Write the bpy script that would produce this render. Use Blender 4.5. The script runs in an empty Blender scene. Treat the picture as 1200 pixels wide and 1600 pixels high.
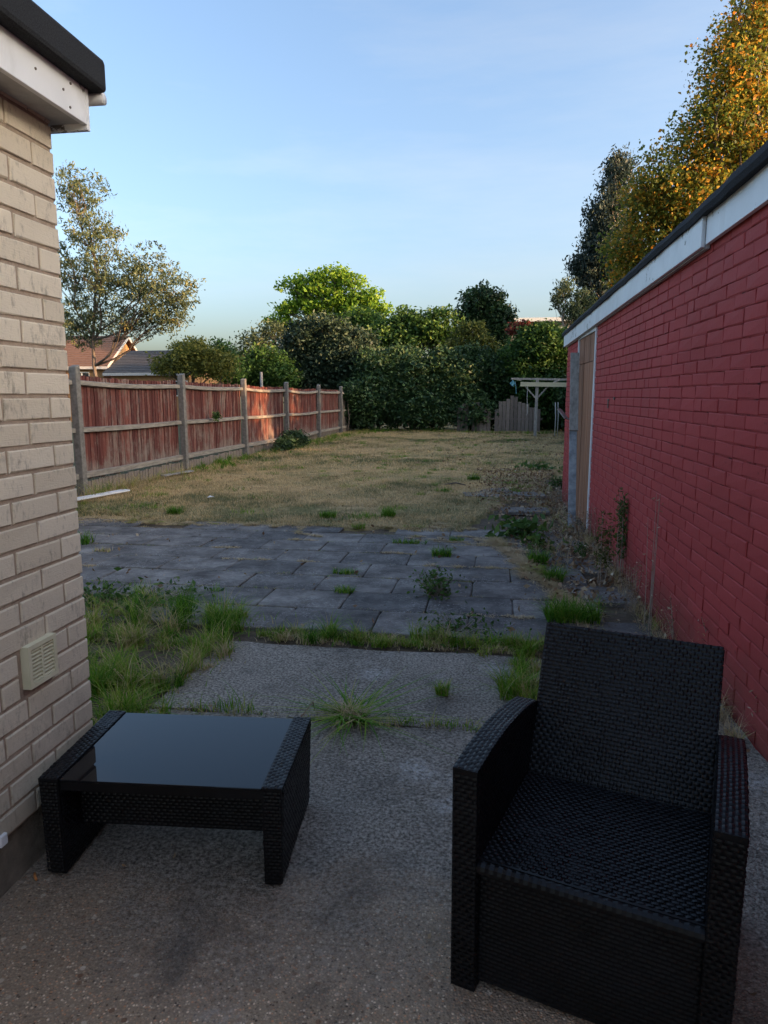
import bpy, math, random
import numpy as np
from mathutils import Vector, Matrix
random.seed(11)
RNG = np.random.default_rng(7)
R = math.radians
sc = bpy.context.scene
col = sc.collection

# ------------------------------------------------------------------ camera
cam_d = bpy.data.cameras.new('camera')
cam = bpy.data.objects.new('camera', cam_d); col.objects.link(cam)
cam.location = (0, 0, 1.487)
cam.rotation_euler = (R(90 - 9.34), 0, R(8.92))
cam_d.sensor_fit = 'VERTICAL'; cam_d.sensor_height = 36.0; cam_d.lens = 1105 / 1600 * 36
cam_d.clip_start = 0.05; cam_d.clip_end = 2000
sc.camera = cam
# ------------------------------------------------------------------ light
SUN_EL, SUN_AZ = 12.0, 100.0         # azimuth clockwise from +Y
world = bpy.data.worlds.new('World'); sc.world = world; world.use_nodes = True
wn = world.node_tree; wn.nodes.clear()
sky = wn.nodes.new('ShaderNodeTexSky'); sky.sky_type = 'NISHITA'; sky.sun_disc = False
sky.sun_elevation = R(SUN_EL); sky.sun_rotation = R(SUN_AZ); sky.altitude = 0
sky.air_density = 0.9; sky.dust_density = 5.0; sky.ozone_density = 1.8
bg = wn.nodes.new('ShaderNodeBackground'); bg.inputs[1].default_value = 0.15
wo = wn.nodes.new('ShaderNodeOutputWorld')
tc = wn.nodes.new('ShaderNodeTexCoord'); mp = wn.nodes.new('ShaderNodeMapping'); mp.inputs['Scale'].default_value = (1.2, 3.0, 7.0); mp.inputs['Rotation'].default_value = (.25, .35, .5)
nz = wn.nodes.new('ShaderNodeTexNoise'); nz.inputs['Scale'].default_value = 1.3; nz.inputs['Detail'].default_value = 7; nz.inputs['Roughness'].default_value = .62
mr = wn.nodes.new('ShaderNodeMapRange'); mr.inputs[1].default_value = .45; mr.inputs[2].default_value = .8; mr.inputs[4].default_value = .55
hs_ = wn.nodes.new('ShaderNodeHueSaturation'); hs_.inputs['Saturation'].default_value = .55; hs_.inputs['Value'].default_value = 1.02
mxs = wn.nodes.new('ShaderNodeMix'); mxs.data_type = 'RGBA'
wn.links.new(tc.outputs['Generated'], mp.inputs[0]); wn.links.new(mp.outputs[0], nz.inputs['Vector']); wn.links.new(nz.outputs['Fac'], mr.inputs[0])
wn.links.new(sky.outputs[0], hs_.inputs['Color']); wn.links.new(mr.outputs[0], mxs.inputs[0]); wn.links.new(sky.outputs[0], mxs.inputs[6]); wn.links.new(hs_.outputs[0], mxs.inputs[7])
wn.links.new(mxs.outputs[2], bg.inputs[0]); wn.links.new(bg.outputs[0], wo.inputs[0])
sd = bpy.data.lights.new('sun', 'SUN'); sd.energy = 3.6; sd.angle = R(0.6); sd.color = (1.0, 0.58, 0.28)
sun = bpy.data.objects.new('sun', sd); col.objects.link(sun)
dv = Vector((math.sin(R(SUN_AZ)) * math.cos(R(SUN_EL)), math.cos(R(SUN_AZ)) * math.cos(R(SUN_EL)), math.sin(R(SUN_EL))))
sun.rotation_euler = dv.to_track_quat('Z', 'Y').to_euler()
sun.location = (20, 0, 10)
sc.view_settings.view_transform = 'Standard'; sc.view_settings.look = 'None'
sc.view_settings.gamma = 1; sc.view_settings.use_curve_mapping = False
sc.view_settings.exposure = 1.72

# ------------------------------------------------------------------ helpers
def link(o, parent=None):
    col.objects.link(o)
    if parent is not None: o.parent = parent
    return o
def tag(o, label=None, cat=None, group=None, kind=None):
    if label: o['label'] = label
    if cat: o['category'] = cat
    if group: o['group'] = group
    if kind: o['kind'] = kind
    return o
def empty(name, loc=(0, 0, 0), rz=0, **k):
    o = bpy.data.objects.new(name, None); o.empty_display_size = .1
    o.location = loc; o.rotation_euler = (0, 0, rz); link(o)
    return tag(o, **k)

class MB:
    def __init__(s): s.v = []; s.f = []; s.t = []
    def add(s, vs, fs, tint=.5):
        b = len(s.v); s.v += [tuple(v) for v in vs]
        s.f += [tuple(i + b for i in f) for f in fs]; s.t += [tint] * len(fs)
    def hexa(s, p, tint=.5):   # 8 points: bottom 4 ccw, top 4 ccw
        s.add(p, [(3, 2, 1, 0), (4, 5, 6, 7), (0, 1, 5, 4), (1, 2, 6, 5), (2, 3, 7, 6), (3, 0, 4, 7)], tint)
    def box(s, x0, x1, y0, y1, z0, z1, tint=.5, M=None):
        p = [(x0, y0, z0), (x1, y0, z0), (x1, y1, z0), (x0, y1, z0), (x0, y0, z1), (x1, y0, z1), (x1, y1, z1), (x0, y1, z1)]
        if M: p = [M @ Vector(q) for q in p]
        s.hexa(p, tint)
    def bar(s, a, b, w, h, tint=.5, up=(0, 0, 1)):   # box beam from a to b
        a = Vector(a); b = Vector(b); d = (b - a).normalized(); u = Vector(up)
        if abs(d.dot(u)) > .98: u = Vector((0, 1, 0))
        sd_ = d.cross(u).normalized(); u = sd_.cross(d)
        p = []
        for e in (a, b):
            p.append([e + sd_ * (x * w / 2) + u * (y * h / 2) for x, y in ((-1, -1), (1, -1), (1, 1), (-1, 1))])
        s.hexa(p[0] + p[1], tint)
    def tube(s, pts, rad, n=6, tint=.5):
        pts = [Vector(p) for p in pts]; b = len(s.v); k = len(pts)
        for i, p in enumerate(pts):
            d = (pts[min(i + 1, k - 1)] - pts[max(i - 1, 0)]).normalized()
            u = d.cross(Vector((0, 0, 1)))
            if u.length < .05: u = d.cross(Vector((1, 0, 0)))
            u.normalize(); w = d.cross(u)
            r = rad[i] if hasattr(rad, '__len__') else rad
            for j in range(n):
                a = 2 * math.pi * j / n
                s.v.append(tuple(p + u * (r * math.cos(a)) + w * (r * math.sin(a))))
        for i in range(k - 1):
            for j in range(n):
                j2 = (j + 1) % n
                s.f.append((b + i * n + j, b + i * n + j2, b + (i + 1) * n + j2, b + (i + 1) * n + j)); s.t.append(tint)
        s.f.append(tuple(b + j for j in range(n))[::-1]); s.t.append(tint)
        s.f.append(tuple(b + (k - 1) * n + j for j in range(n))); s.t.append(tint)
    def mesh(s, name):
        me = bpy.data.meshes.new(name); me.from_pydata(s.v, [], s.f)
        a = me.attributes.new('tint', 'FLOAT', 'FACE'); a.data.foreach_set('value', np.array(s.t, dtype=np.float32))
        return me
    def obj(s, name, mat, parent=None, smooth=False, bevel=0):
        me = s.mesh(name); me.materials.append(mat)
        if smooth: me.polygons.foreach_set('use_smooth', [True] * len(me.polygons))
        o = bpy.data.objects.new(name, me); link(o, parent)
        if bevel:
            m = o.modifiers.new('bevel', 'BEVEL'); m.width = bevel; m.segments = 2; m.limit_method = 'ANGLE'
        return o

def np_mesh(name, V, F, tint, mat, parent=None, k=4, smooth=False):
    """V (n,3), F (m,k) arrays, tint (m,)"""
    me = bpy.data.meshes.new(name)
    n, m = len(V), len(F)
    me.vertices.add(n); me.vertices.foreach_set('co', np.ascontiguousarray(V, dtype=np.float32).ravel())
    me.loops.add(m * k); me.loops.foreach_set('vertex_index', np.ascontiguousarray(F, dtype=np.int32).ravel())
    me.polygons.add(m); me.polygons.foreach_set('loop_start', np.arange(0, m * k, k, dtype=np.int32))
    me.polygons.foreach_set('loop_total', np.full(m, k, dtype=np.int32))
    me.update(calc_edges=True)
    a = me.attributes.new('tint', 'FLOAT', 'FACE'); a.data.foreach_set('value', np.asarray(tint, dtype=np.float32))
    me.materials.append(mat)
    if smooth: me.polygons.foreach_set('use_smooth', np.ones(m, dtype=bool))
    o = bpy.data.objects.new(name, me)
    return link(o, parent)

# ------------------------------------------------------------------ materials
class NT:
    def __init__(s, name):
        s.m = bpy.data.materials.new(name); s.m.use_nodes = True; s.t = s.m.node_tree
        s.b = s.t.nodes['Principled BSDF']; s.pos = s.n('ShaderNodeNewGeometry').outputs['Position']
    def n(s, t, **k):
        x = s.t.nodes.new(t)
        for a, b in k.items(): setattr(x, a, b)
        return x
    def l(s, a, b): s.t.links.new(a, b)
    def vec(s, scale, src=None):
        m = s.n('ShaderNodeMapping'); m.inputs['Scale'].default_value = scale
        s.l(src or s.pos, m.inputs[0]); return m.outputs[0]
    def noise(s, scale, det=6, rough=.6, v=None, dist=0):
        x = s.n('ShaderNodeTexNoise'); x.inputs['Scale'].default_value = scale; x.inputs['Detail'].default_value = det
        x.inputs['Roughness'].default_value = rough; x.inputs['Distortion'].default_value = dist
        s.l(v or s.pos, x.inputs['Vector']); return x.outputs['Fac']
    def voro(s, scale, feat='F1', out='Distance', v=None):
        x = s.n('ShaderNodeTexVoronoi', feature=feat); x.inputs['Scale'].default_value = scale
        s.l(v or s.pos, x.inputs['Vector']); return x.outputs[out]
    def ramp(s, fac, stops):
        x = s.n('ShaderNodeValToRGB'); e = x.color_ramp.elements
        while len(e) < len(stops): e.new(.5)
        for i, (p, c) in enumerate(stops):
            e[i].position = p; e[i].color = (*c, 1) if not isinstance(c, (int, float)) else (c, c, c, 1)
        s.l(fac, x.inputs[0]); return x.outputs[0]
    def mix(s, fac, a, b, mode='MIX'):
        x = s.n('ShaderNodeMix', data_type='RGBA', blend_type=mode)
        for i, val in ((0, fac), (6, a), (7, b)):
            if isinstance(val, (int, float)): x.inputs[i].default_value = val if i == 0 else (val, val, val, 1)
            elif isinstance(val, tuple): x.inputs[i].default_value = (*val, 1)
            else: s.l(val, x.inputs[i])
        return x.outputs[2]
    def math(s, op, a, b=0.0):
        x = s.n('ShaderNodeMath', operation=op)
        for i, val in enumerate((a, b)):
            if isinstance(val, (int, float)): x.inputs[i].default_value = val
            else: s.l(val, x.inputs[i])
        return x.outputs[0]
    def rand(s): return s.n('ShaderNodeObjectInfo').outputs['Random']
    def tint(s): return s.n('ShaderNodeAttribute', attribute_name='tint').outputs['Fac']
    def sep(s):
        x = s.n('ShaderNodeSeparateXYZ'); s.l(s.pos, x.inputs[0]); return x.outputs
    def done(s, colr, rough=.8, bump=None, bs=.3, bd=.01, spec=.3):
        if isinstance(colr, tuple): s.b.inputs['Base Color'].default_value = (*colr, 1)
        else: s.l(colr, s.b.inputs['Base Color'])
        if isinstance(rough, (int, float)): s.b.inputs['Roughness'].default_value = rough
        else: s.l(rough, s.b.inputs['Roughness'])
        s.b.inputs['Specular IOR Level'].default_value = spec
        if bump is not None:
            x = s.n('ShaderNodeBump'); x.inputs['Strength'].default_value = bs; x.inputs['Distance'].default_value = bd
            s.l(bump, x.inputs['Height']); s.l(x.outputs[0], s.b.inputs['Normal'])
        return s.m

def m_cream():
    s = NT('cream masonry paint')
    d = s.noise(9, 8, .75); fine = s.noise(60, 4, .7, s.vec((1, 1, .35)))
    c = s.mix(s.rand(), (.60, .52, .40), (.68, .60, .475))
    c = s.mix(s.math('MULTIPLY', s.ramp(s.math('MULTIPLY', d, fine), [(.27, 0.), (.40, 1.)]), .75), c, (.27, .235, .185))
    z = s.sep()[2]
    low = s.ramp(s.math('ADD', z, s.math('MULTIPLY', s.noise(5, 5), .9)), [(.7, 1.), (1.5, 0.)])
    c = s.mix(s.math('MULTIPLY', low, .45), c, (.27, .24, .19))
    w = s.noise(30, 3, .5, s.vec((1, 1, 9)))
    return s.done(c, .75, s.math('ADD', w, s.noise(120, 3)), .35, .004)
def m_mortar():
    s = NT('brown mortar under cream paint')
    c = s.ramp(s.noise(40, 4), [(.3, (.30, .23, .175)), (.7, (.42, .33, .25))])
    return s.done(c, .9, s.noise(90, 4), .6, .005)
def m_red():
    s = NT('red masonry paint')
    big = s.noise(1.1, 5, .6); c = s.mix(s.rand(), (.39, .056, .056), (.435, .066, .065))
    c = s.mix(s.ramp(big, [(.35, 0.), (.7, .6)]), c, (.33, .052, .050))
    fl = s.ramp(s.math('MULTIPLY', s.noise(34, 5, .7), s.noise(4.5, 4, .6)), [(.36, 0.), (.42, 1.)])
    c = s.mix(s.math('MULTIPLY', fl, .5), c, (.07, .02, .022))
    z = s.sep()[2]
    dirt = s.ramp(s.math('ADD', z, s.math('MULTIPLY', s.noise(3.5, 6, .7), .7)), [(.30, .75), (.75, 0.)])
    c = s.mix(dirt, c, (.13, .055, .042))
    fade = s.ramp(s.noise(2.3, 6, .7, s.vec((1, 1, .5))), [(.52, 0.), (.75, .35)])
    c = s.mix(fade, c, (.30, .075, .07))
    ed = s.ramp(s.noise(26, 6, .7), [(.66, 0.), (.72, .4)])
    c = s.mix(ed, c, (.40, .20, .18))
    return s.done(c, .6, s.math('ADD', s.noise(28, 6, .7), s.math('MULTIPLY', s.noise(6, 3), 1.)), .3, .006, .12)
def m_redmortar():
    s = NT('red painted joint')
    c = s.ramp(s.noise(9, 6, .75), [(.34, (.05, .014, .014)), (.46, (.27, .044, .042)), (.7, (.34, .056, .053))])
    return s.done(c, .8, s.noise(50, 4), .6, .006, .12)
def m_concrete():
    s = NT('worn exposed aggregate concrete')
    cell = s.voro(150, 'F1', 'Color'); sp = s.n('ShaderNodeSeparateColor'); s.l(cell, sp.inputs[0])
    peb = s.ramp(sp.outputs[0], [(0, (.06, .042, .03)), (.12, (.30, .215, .145)), (.45, (.25, .195, .14)), (.78, (.38, .30, .22)), (.90, (.42, .22, .12)), (.95, (.60, .50, .38))])
    dist = s.voro(150, 'F1', 'Distance')
    bigc = s.voro(46, 'F1', 'Color'); sp2 = s.n('ShaderNodeSeparateColor'); s.l(bigc, sp2.inputs[0])
    big = s.ramp(sp2.outputs[1], [(.86, 0.), (.9, 1.)])
    bigd = s.ramp(s.voro(46, 'F1', 'Distance'), [(.28, 1.), (.4, 0.)])
    c = s.mix(s.ramp(dist, [(.35, 0.), (.62, .9)]), peb, (.22, .172, .126))
    c = s.mix(s.math('MULTIPLY', big, bigd), c, s.ramp(sp2.outputs[2], [(0, (.14, .08, .05)), (.5, (.28, .21, .145)), (1, (.48, .42, .34))]))
    c = s.mix(1., c, (1.55, 1.43, 1.31), 'MULTIPLY')
    y = s.sep()[1]
    wear = s.noise(1.6, 7, .65)
    far = s.ramp(s.math('ADD', s.math('MULTIPLY', y, .35), s.math('MULTIPLY', wear, .6)), [(.80, 0.), (1.75, 1.)])
    smooth_c = s.ramp(s.noise(75, 5, .75), [(.38, (.055, .048, .041)), (.5, (.225, .198, .164)), (.68, (.47, .42, .36))])
    c = s.mix(s.math('MULTIPLY', far, .95), c, smooth_c)
    stain = s.ramp(s.noise(.9, 5, .6), [(.36, .85), (.62, 1.3)])
    c = s.mix(1., c, stain, 'MULTIPLY')
    dk = s.ramp(s.noise(2.1, 8, .72, None, .6), [(.53, 0.), (.66, .55)])
    c = s.mix(dk, c, (.075, .066, .058))
    spl = None      # lime splashes with shapes of their own
    for (sx_, sy_, r_) in ((-.275, 2.64, .10), (-.13, 2.40, .07), (.02, 2.33, .09), (1.02, 2.75, .10), (.05, 3.75, .12), (-.62, 3.6, .10)):
        vd = s.n('ShaderNodeVectorMath', operation='DISTANCE'); s.l(s.pos, vd.inputs[0]); vd.inputs[1].default_value = (sx_, sy_, 0)
        q = s.ramp(s.math('ADD', vd.outputs['Value'], s.math('MULTIPLY', s.math('SUBTRACT', s.noise(14, 5, .7), .5), .22)), [(r_ * .35, 1.), (r_ * 1.15, 0.)])
        spl = q if spl is None else s.math('MAXIMUM', spl, q)
    wh = s.math('MULTIPLY', s.math('MAXIMUM', s.math('MULTIPLY', s.ramp(s.noise(2.6, 5, .6), [(.60, 0.), (.70, 1.)]), .7), spl), s.ramp(s.noise(48, 6, .85), [(.45, 0.), (.58, 1.)]))
    blk = s.ramp(s.noise(95, 4, .8), [(.33, 1.), (.42, 0.)])
    c = s.mix(s.math('MULTIPLY', blk, .7), c, (.045, .04, .035))
    c = s.mix(s.math('MULTIPLY', wh, .6), c, (.60, .58, .55))
    h = s.math('ADD', s.math('MULTIPLY', dist, -1.), s.math('MULTIPLY', s.noise(45, 4, .7), 1.2))
    return s.done(c, .85, h, .8, .006, .3)
def m_slab():
    s = NT('dark weathered paving slab')
    c = s.ramp(s.noise(3.2, 8, .72), [(.32, (.05, .044, .040)), (.5, (.125, .114, .105)), (.68, (.24, .225, .205))])
    c = s.mix(1., c, s.mix(s.rand(), (.62, .63, .66), (1.3, 1.28, 1.26)), 'MULTIPLY')
    li = s.math('MULTIPLY', s.ramp(s.noise(55, 5, .85), [(.52, 0.), (.62, 1.)]), s.ramp(s.noise(2.8, 5, .75), [(.44, 0.), (.62, 1.)]))
    c = s.mix(s.math('MULTIPLY', li, .65), c, (.50, .48, .45))
    di = s.ramp(s.noise(5.5, 6, .7), [(.58, 0.), (.74, .6)])
    c = s.mix(di, c, (.17, .135, .09))
    return s.done(c, .85, s.noise(26, 7, .75), .6, .01, .35)
def m_lawn():
    s = NT('parched lawn thatch')
    a = s.noise(5, 8, .7); c = s.ramp(a, [(.3, (.17, .125, .07)), (.5, (.42, .30, .155)), (.7, (.62, .47, .26))])
    g = s.ramp(s.noise(.75, 7, .7), [(.43, 0.), (.56, 1.)])
    gc = s.ramp(s.noise(9, 6, .7), [(.35, (.07, .09, .03)), (.65, (.20, .20, .085))])
    c = s.mix(s.math('MULTIPLY', g, .75), c, gc)
    b = s.ramp(s.noise(2.7, 6, .75), [(.60, 0.), (.70, .8)])
    c = s.mix(b, c, (.15, .11, .07))
    return s.done(c, .95, s.noise(30, 8, .75), .9, .03, .1)
def m_simple(name, c1, c2, scale=12, rough=.85, bs=.4, bd=.01, det=6, stretch=(1, 1, 1), spec=.3, use_rand=0.):
    s = NT(name); v = s.vec(stretch)
    c = s.ramp(s.noise(scale, det, .65, v), [(.3, c1), (.7, c2)])
    if use_rand: c = s.mix(1., c, s.mix(s.rand(), (1 - use_rand,) * 3, (1 + use_rand,) * 3), 'MULTIPLY')
    return s.done(c, rough, s.noise(scale * 3, det, .7, v), bs, bd, spec)
def m_leaf(name, stops, rough=.55, trans=.35, spec=.3):
    s = NT(name)
    c = s.ramp(s.tint(), stops); s.done(c, rough, spec=spec)
    tr = s.n('ShaderNodeBsdfTranslucent'); s.l(c, tr.inputs[0])
    mx = s.n('ShaderNodeMixShader'); mx.inputs[0].default_value = trans
    out = s.t.nodes['Material Output']
    s.l(s.b.outputs[0], mx.inputs[1]); s.l(tr.outputs[0], mx.inputs[2]); s.l(mx.outputs[0], out.inputs[0])
    return s.m
def m_fencewood(name, red=True):
    s = NT(name); v = s.vec((1, 1, .05)); z = s.sep()[2]
    grain = s.noise(70, 5, .7, v); r = s.rand()
    grey = s.ramp(grain, [(.3, (.13, .10, .085)), (.7, (.29, .245, .21))])
    if red:
        rc = s.mix(1., s.ramp(grain, [(.3, (.09, .026, .021)), (.65, (.17, .055, .045))]), s.mix(r, (.6, .6, .65), (1.4, 1.45, 1.4)), 'MULTIPLY')
        wear = s.math('ADD', s.noise(2.2, 6, .8, s.vec((1, 1, .55))), s.math('MULTIPLY', grain, .55))
        edge = s.ramp(z, [(.0, .2), (.30, .14), (.50, .03), (.85, 0.)])
        wv = s.math('ADD', wear, s.math('ADD', edge, s.math('MULTIPLY', r, .10)))
        c = s.mix(s.ramp(wv, [(.82, 0.), (1.02, .85)]), rc, grey)
    else: c = s.mix(1., grey, s.mix(r, (.7, .7, .7), (1.15, 1.15, 1.15)), 'MULTIPLY')
    return s.done(c, .85, grain, .5, .004, .2)
def m_whitepaint():
    s = NT('chipped white gloss paint')
    c = s.ramp(s.noise(4, 5), [(.3, (.70, .71, .72)), (.7, (.80, .81, .82))])
    ch = s.ramp(s.math('MULTIPLY', s.noise(16, 6, .75), s.noise(3.3, 3)), [(.34, 0.), (.36, 1.)])
    c = s.mix(ch, c, (.16, .14, .12))
    dirt = s.ramp(s.noise(7, 6, .7, s.vec((1, 1, .4))), [(.5, 0.), (.8, .35)])
    c = s.mix(dirt, c, (.33, .31, .27))
    return s.done(c, .45, s.noise(40, 4), .15, .003, .4)
M = dict(
    cream=m_cream(), mortar=m_mortar(), red=m_red(), redmortar=m_redmortar(), concrete=m_concrete(), slab=m_slab(),
    soil=m_simple('dry brown soil', (.07, .052, .036), (.17, .13, .09), 22, .95, .9, .02),
    straw_ground=m_lawn(),
    ground=m_simple('rough field grass', (.05, .06, .03), (.10, .10, .05), 3, .95, .8, .05),
    felt=m_simple('black mineral roofing felt', (.012, .013, .015), (.045, .047, .052), 260, .9, .9, .004, 2),
    white=m_whitepaint(), soffit=m_simple('grimy white soffit', (.33, .33, .33), (.5, .5, .5), 10, .6, .1),
    plinth=m_simple('rough grey render', (.16, .135, .105), (.28, .24, .19), 18, .9, .8, .015),
    timber=m_simple('brown door boards', (.20, .085, .045), (.36, .17, .095), 9, .7, .4, .004, 5, (1, 1, .06), use_rand=.25),
    greywood=m_simple('silvery weathered timber', (.19, .18, .165), (.42, .40, .37), 26, .85, .5, .005, 6, (1, 1, .3)),
    palewood=m_simple('pale new softwood', (.42, .40, .27), (.55, .52, .38), 12, .7, .3, .004, 5, (.1, 1, 1)),
    mottled=m_simple('mottled grey board', (.13, .15, .17), (.42, .45, .48), 9, .8, .4, .006, 3),
    fencered=m_fencewood('red stained fence board'), fencegrey=m_fencewood('bare grey fence board', False),
    post=m_simple('grey concrete fence post', (.12, .11, .10), (.24, .225, .205), 16, .9, .6, .008),
    rail=m_simple('grey weathered arris rail', (.15, .13, .11), (.36, .325, .28), 24, .85, .5, .006, 6, (1, .15, 1)),
    bark=m_simple('grey brown bark', (.07, .055, .045), (.20, .16, .13), 20, .9, .8, .02, 6, (1, 1, .3)),
    palebark=m_simple('pale gum bark', (.22, .17, .13), (.42, .36, .30), 8, .8, .5, .02, 6, (1, 1, .4)),
    brickfar=m_simple('sunlit yellow brick', (.30, .16, .075), (.40, .23, .11), 5, .85),
    tilebrown=m_simple('brown concrete roof tile', (.10, .06, .045), (.17, .10, .075), 7, .8),
    tiledark=m_simple('dark grey roof tile', (.05, .05, .055), (.09, .09, .095), 7, .7),
    upvc=m_simple('cream plastic', (.62, .58, .40), (.70, .66, .48), 10, .45, .05),
    whiteplastic=m_simple('white plastic', (.7, .7, .7), (.75, .75, .75), 5, .4, .02),
    farwhite=m_simple('pale render', (.6, .6, .58), (.7, .7, .68), 5, .7),
    darkpane=m_simple('dark window pane', (.02, .025, .03), (.04, .045, .05), 5, .1, .02),
    steel=m_simple('rusty screw head', (.08, .06, .05), (.2, .17, .15), 200, .6, .1),
    rope=m_simple('blue nylon rope', (.10, .32, .42), (.22, .50, .60), 60, .6, .3),
    cord=m_simple('pale cord', (.4, .4, .38), (.5, .5, .48), 60, .7, .3),
    orange=m_simple('orange plastic', (.55, .20, .06), (.65, .26, .08), 60, .6, .1),
)
def m_wicker():
    s = NT('black synthetic rattan')
    c = s.mix(s.ramp(s.noise(5, 5, .6), [(.4, 0.), (.75, 1.)]), (.005, .005, .006), (.010, .010, .012))
    c = s.mix(s.ramp(s.noise(110, 3, .8), [(.72, 0.), (.78, .8)]), c, (.12, .12, .12))
    return s.done(c, s.ramp(s.noise(20, 3), [(.3, .27), (.7, .40)]), s.noise(150, 2, .6, s.vec((1, 1, 1))), .15, .001, .30)
M['wicker'] = m_wicker()
def m_glass():
    s = NT('black tinted glass top')
    sm = s.ramp(s.noise(7, 5, .7), [(.45, .035), (.8, .16)])
    du = s.ramp(s.noise(300, 2, .7), [(.73, 0.), (.78, .5)])
    return s.done(s.mix(du, (.006, .007, .009), (.10, .10, .11)), sm, spec=.36)
M['glass'] = m_glass()
L = dict(
    gum=m_leaf('gum leaves', [(0, (.05, .075, .035)), (.5, (.14, .175, .085)), (.85, (.26, .27, .11)), (1, (.33, .26, .10))], trans=.45),
    gumdark=m_leaf('grey gum leaves', [(0, (.02, .035, .03)), (.6, (.055, .08, .062)), (1, (.12, .13, .08))], trans=.25),
    autumn=m_leaf('turning leaves', [(0, (.06, .09, .02)), (.42, (.15, .20, .035)), (.62, (.30, .27, .04)), (.80, (.62, .34, .04)), (1, (.70, .26, .03))], trans=.55),
    lime=m_leaf('bright yellow green leaves', [(0, (.08, .17, .02)), (.5, (.19, .34, .035)), (1, (.34, .46, .05))], trans=.5),
    mid=m_leaf('mid green leaves', [(0, (.025, .065, .015)), (.6, (.075, .155, .03)), (1, (.17, .25, .05))]),
    dark=m_leaf('dark evergreen leaves', stops=[(0, (.014, .036, .013)), (.6, (.040, .090, .030)), (1, (.09, .15, .045))], trans=.2, spec=.4),
    greyg=m_leaf('dull grey green leaves', [(0, (.022, .040, .022)), (.6, (.050, .082, .045)), (1, (.11, .13, .065))], trans=.2),
    yellow=m_leaf('yellowish shrub leaves', [(0, (.05, .07, .018)), (.5, (.13, .15, .03)), (1, (.28, .25, .05))], trans=.4),
    redl=m_leaf('red shrub leaves', [(0, (.08, .02, .015)), (1, (.26, .06, .04))]),
    grass=m_leaf('grass blades green to straw', spec=.08, rough=.7, stops=[(0, (.03, .09, .012)), (.35, (.11, .27, .02)), (.52, (.27, .35, .045)), (.70, (.46, .35, .17)), (1, (.60, .47, .30))], trans=.3),
    drygrass=m_leaf('parched lawn blades', [(0, (.07, .11, .03)), (.28, (.17, .165, .07)), (.5, (.56, .39, .18)), (1, (.80, .60, .33))], trans=.3),
    litter=m_leaf('fallen dry leaves', [(0, (.09, .05, .03)), (.5, (.26, .16, .09)), (.85, (.42, .30, .18)), (1, (.55, .46, .34))], trans=.1),
)

# ------------------------------------------------------------------ foliage and grass builders
def unit(n):
    v = RNG.normal(size=(n, 3)); return v / np.linalg.norm(v, axis=1, keepdims=True)
def leaves(name, P, size, tint, mat, parent=None, aspect=.5, droop=0., jit=.35):
    """one bent rhombus (two triangles as a quad) per point"""
    n = len(P); d = unit(n); d[:, 2] = d[:, 2] * .8 - droop; d /= np.linalg.norm(d, axis=1, keepdims=True)
    s = np.cross(d, unit(n)); s /= np.linalg.norm(s, axis=1, keepdims=True) + 1e-9
    nn = np.cross(d, s)
    L_ = size * (1 + jit * RNG.normal(size=(n, 1)).clip(-1.5, 2)); W_ = L_ * aspect
    V = np.empty((n, 4, 3)); V[:, 0] = P - d * L_ * .5; V[:, 1] = P + s * W_ * .5 + nn * L_ * .12
    V[:, 2] = P + d * L_ * .5; V[:, 3] = P - s * W_ * .5 + nn * L_ * .12
    F = np.arange(n * 4).reshape(n, 4)
    return np_mesh(name, V.reshape(-1, 3), F, tint, mat, parent)
def crown_points(blobs, cover, size, aspect, clump=.35, per=22, shell=.6):
    """blobs: (x,y,z,rx,ry,rz); clumps of leaves spread through each ellipsoid; cover = leaf layers seen from one side"""
    P = []; T = []; C = []
    la = size * size * aspect * .25
    for (x, y, z, rx, ry, rz) in blobs:
        nl = cover * math.pi * (rx * ry * rz) ** (2 / 3.) / la
        nc = max(5, int(nl / per))
        u = unit(nc); r = (shell + (1 - shell) * RNG.random((nc, 1))) * (1 + .10 * RNG.normal(size=(nc, 1)).clip(-2, 1.5))
        fill = RNG.random((nc, 1)) < .35; r = np.where(fill, RNG.random((nc, 1)) ** .5 * .85, r)
        c = np.array([x, y, z]) + u * r * np.array([rx, ry, rz]); C.append(c)
        k = RNG.integers(int(per * .5), int(per * 1.5) + 1, nc)
        idx = np.repeat(np.arange(nc), k)
        sg = clump * (.6 + .8 * RNG.random((nc, 1)))
        p = c[idx] + RNG.normal(size=(len(idx), 3)).clip(-1.7, 1.7) * sg[idx] * np.array([.6, .6, .42])
        ct = RNG.normal(size=nc) * .17
        t = .42 + ct[idx] + .17 * RNG.normal(size=len(idx))
        P.append(p); T.append(t)
    return np.concatenate(P), np.concatenate(T).clip(0, 1), np.concatenate(C)
def limb(mb, a, b, r0, r1, wob=.08, n=6, seg=5):
    a = Vector(a); b = Vector(b); ln = (b - a).length; pts = []; rad = []
    ph = random.random() * 6
    for i in range(seg + 1):
        t = i / seg; q = a.lerp(b, t)
        o = Vector((math.sin(t * 5 + ph), math.cos(t * 4 + ph), 0)) * wob * ln * math.sin(t * math.pi)
        q.z += math.sin(t * math.pi) * -.03 * ln
        pts.append(q + o); rad.append(r0 + (r1 - r0) * t)
    mb.tube(pts, rad, n); return pts
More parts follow.
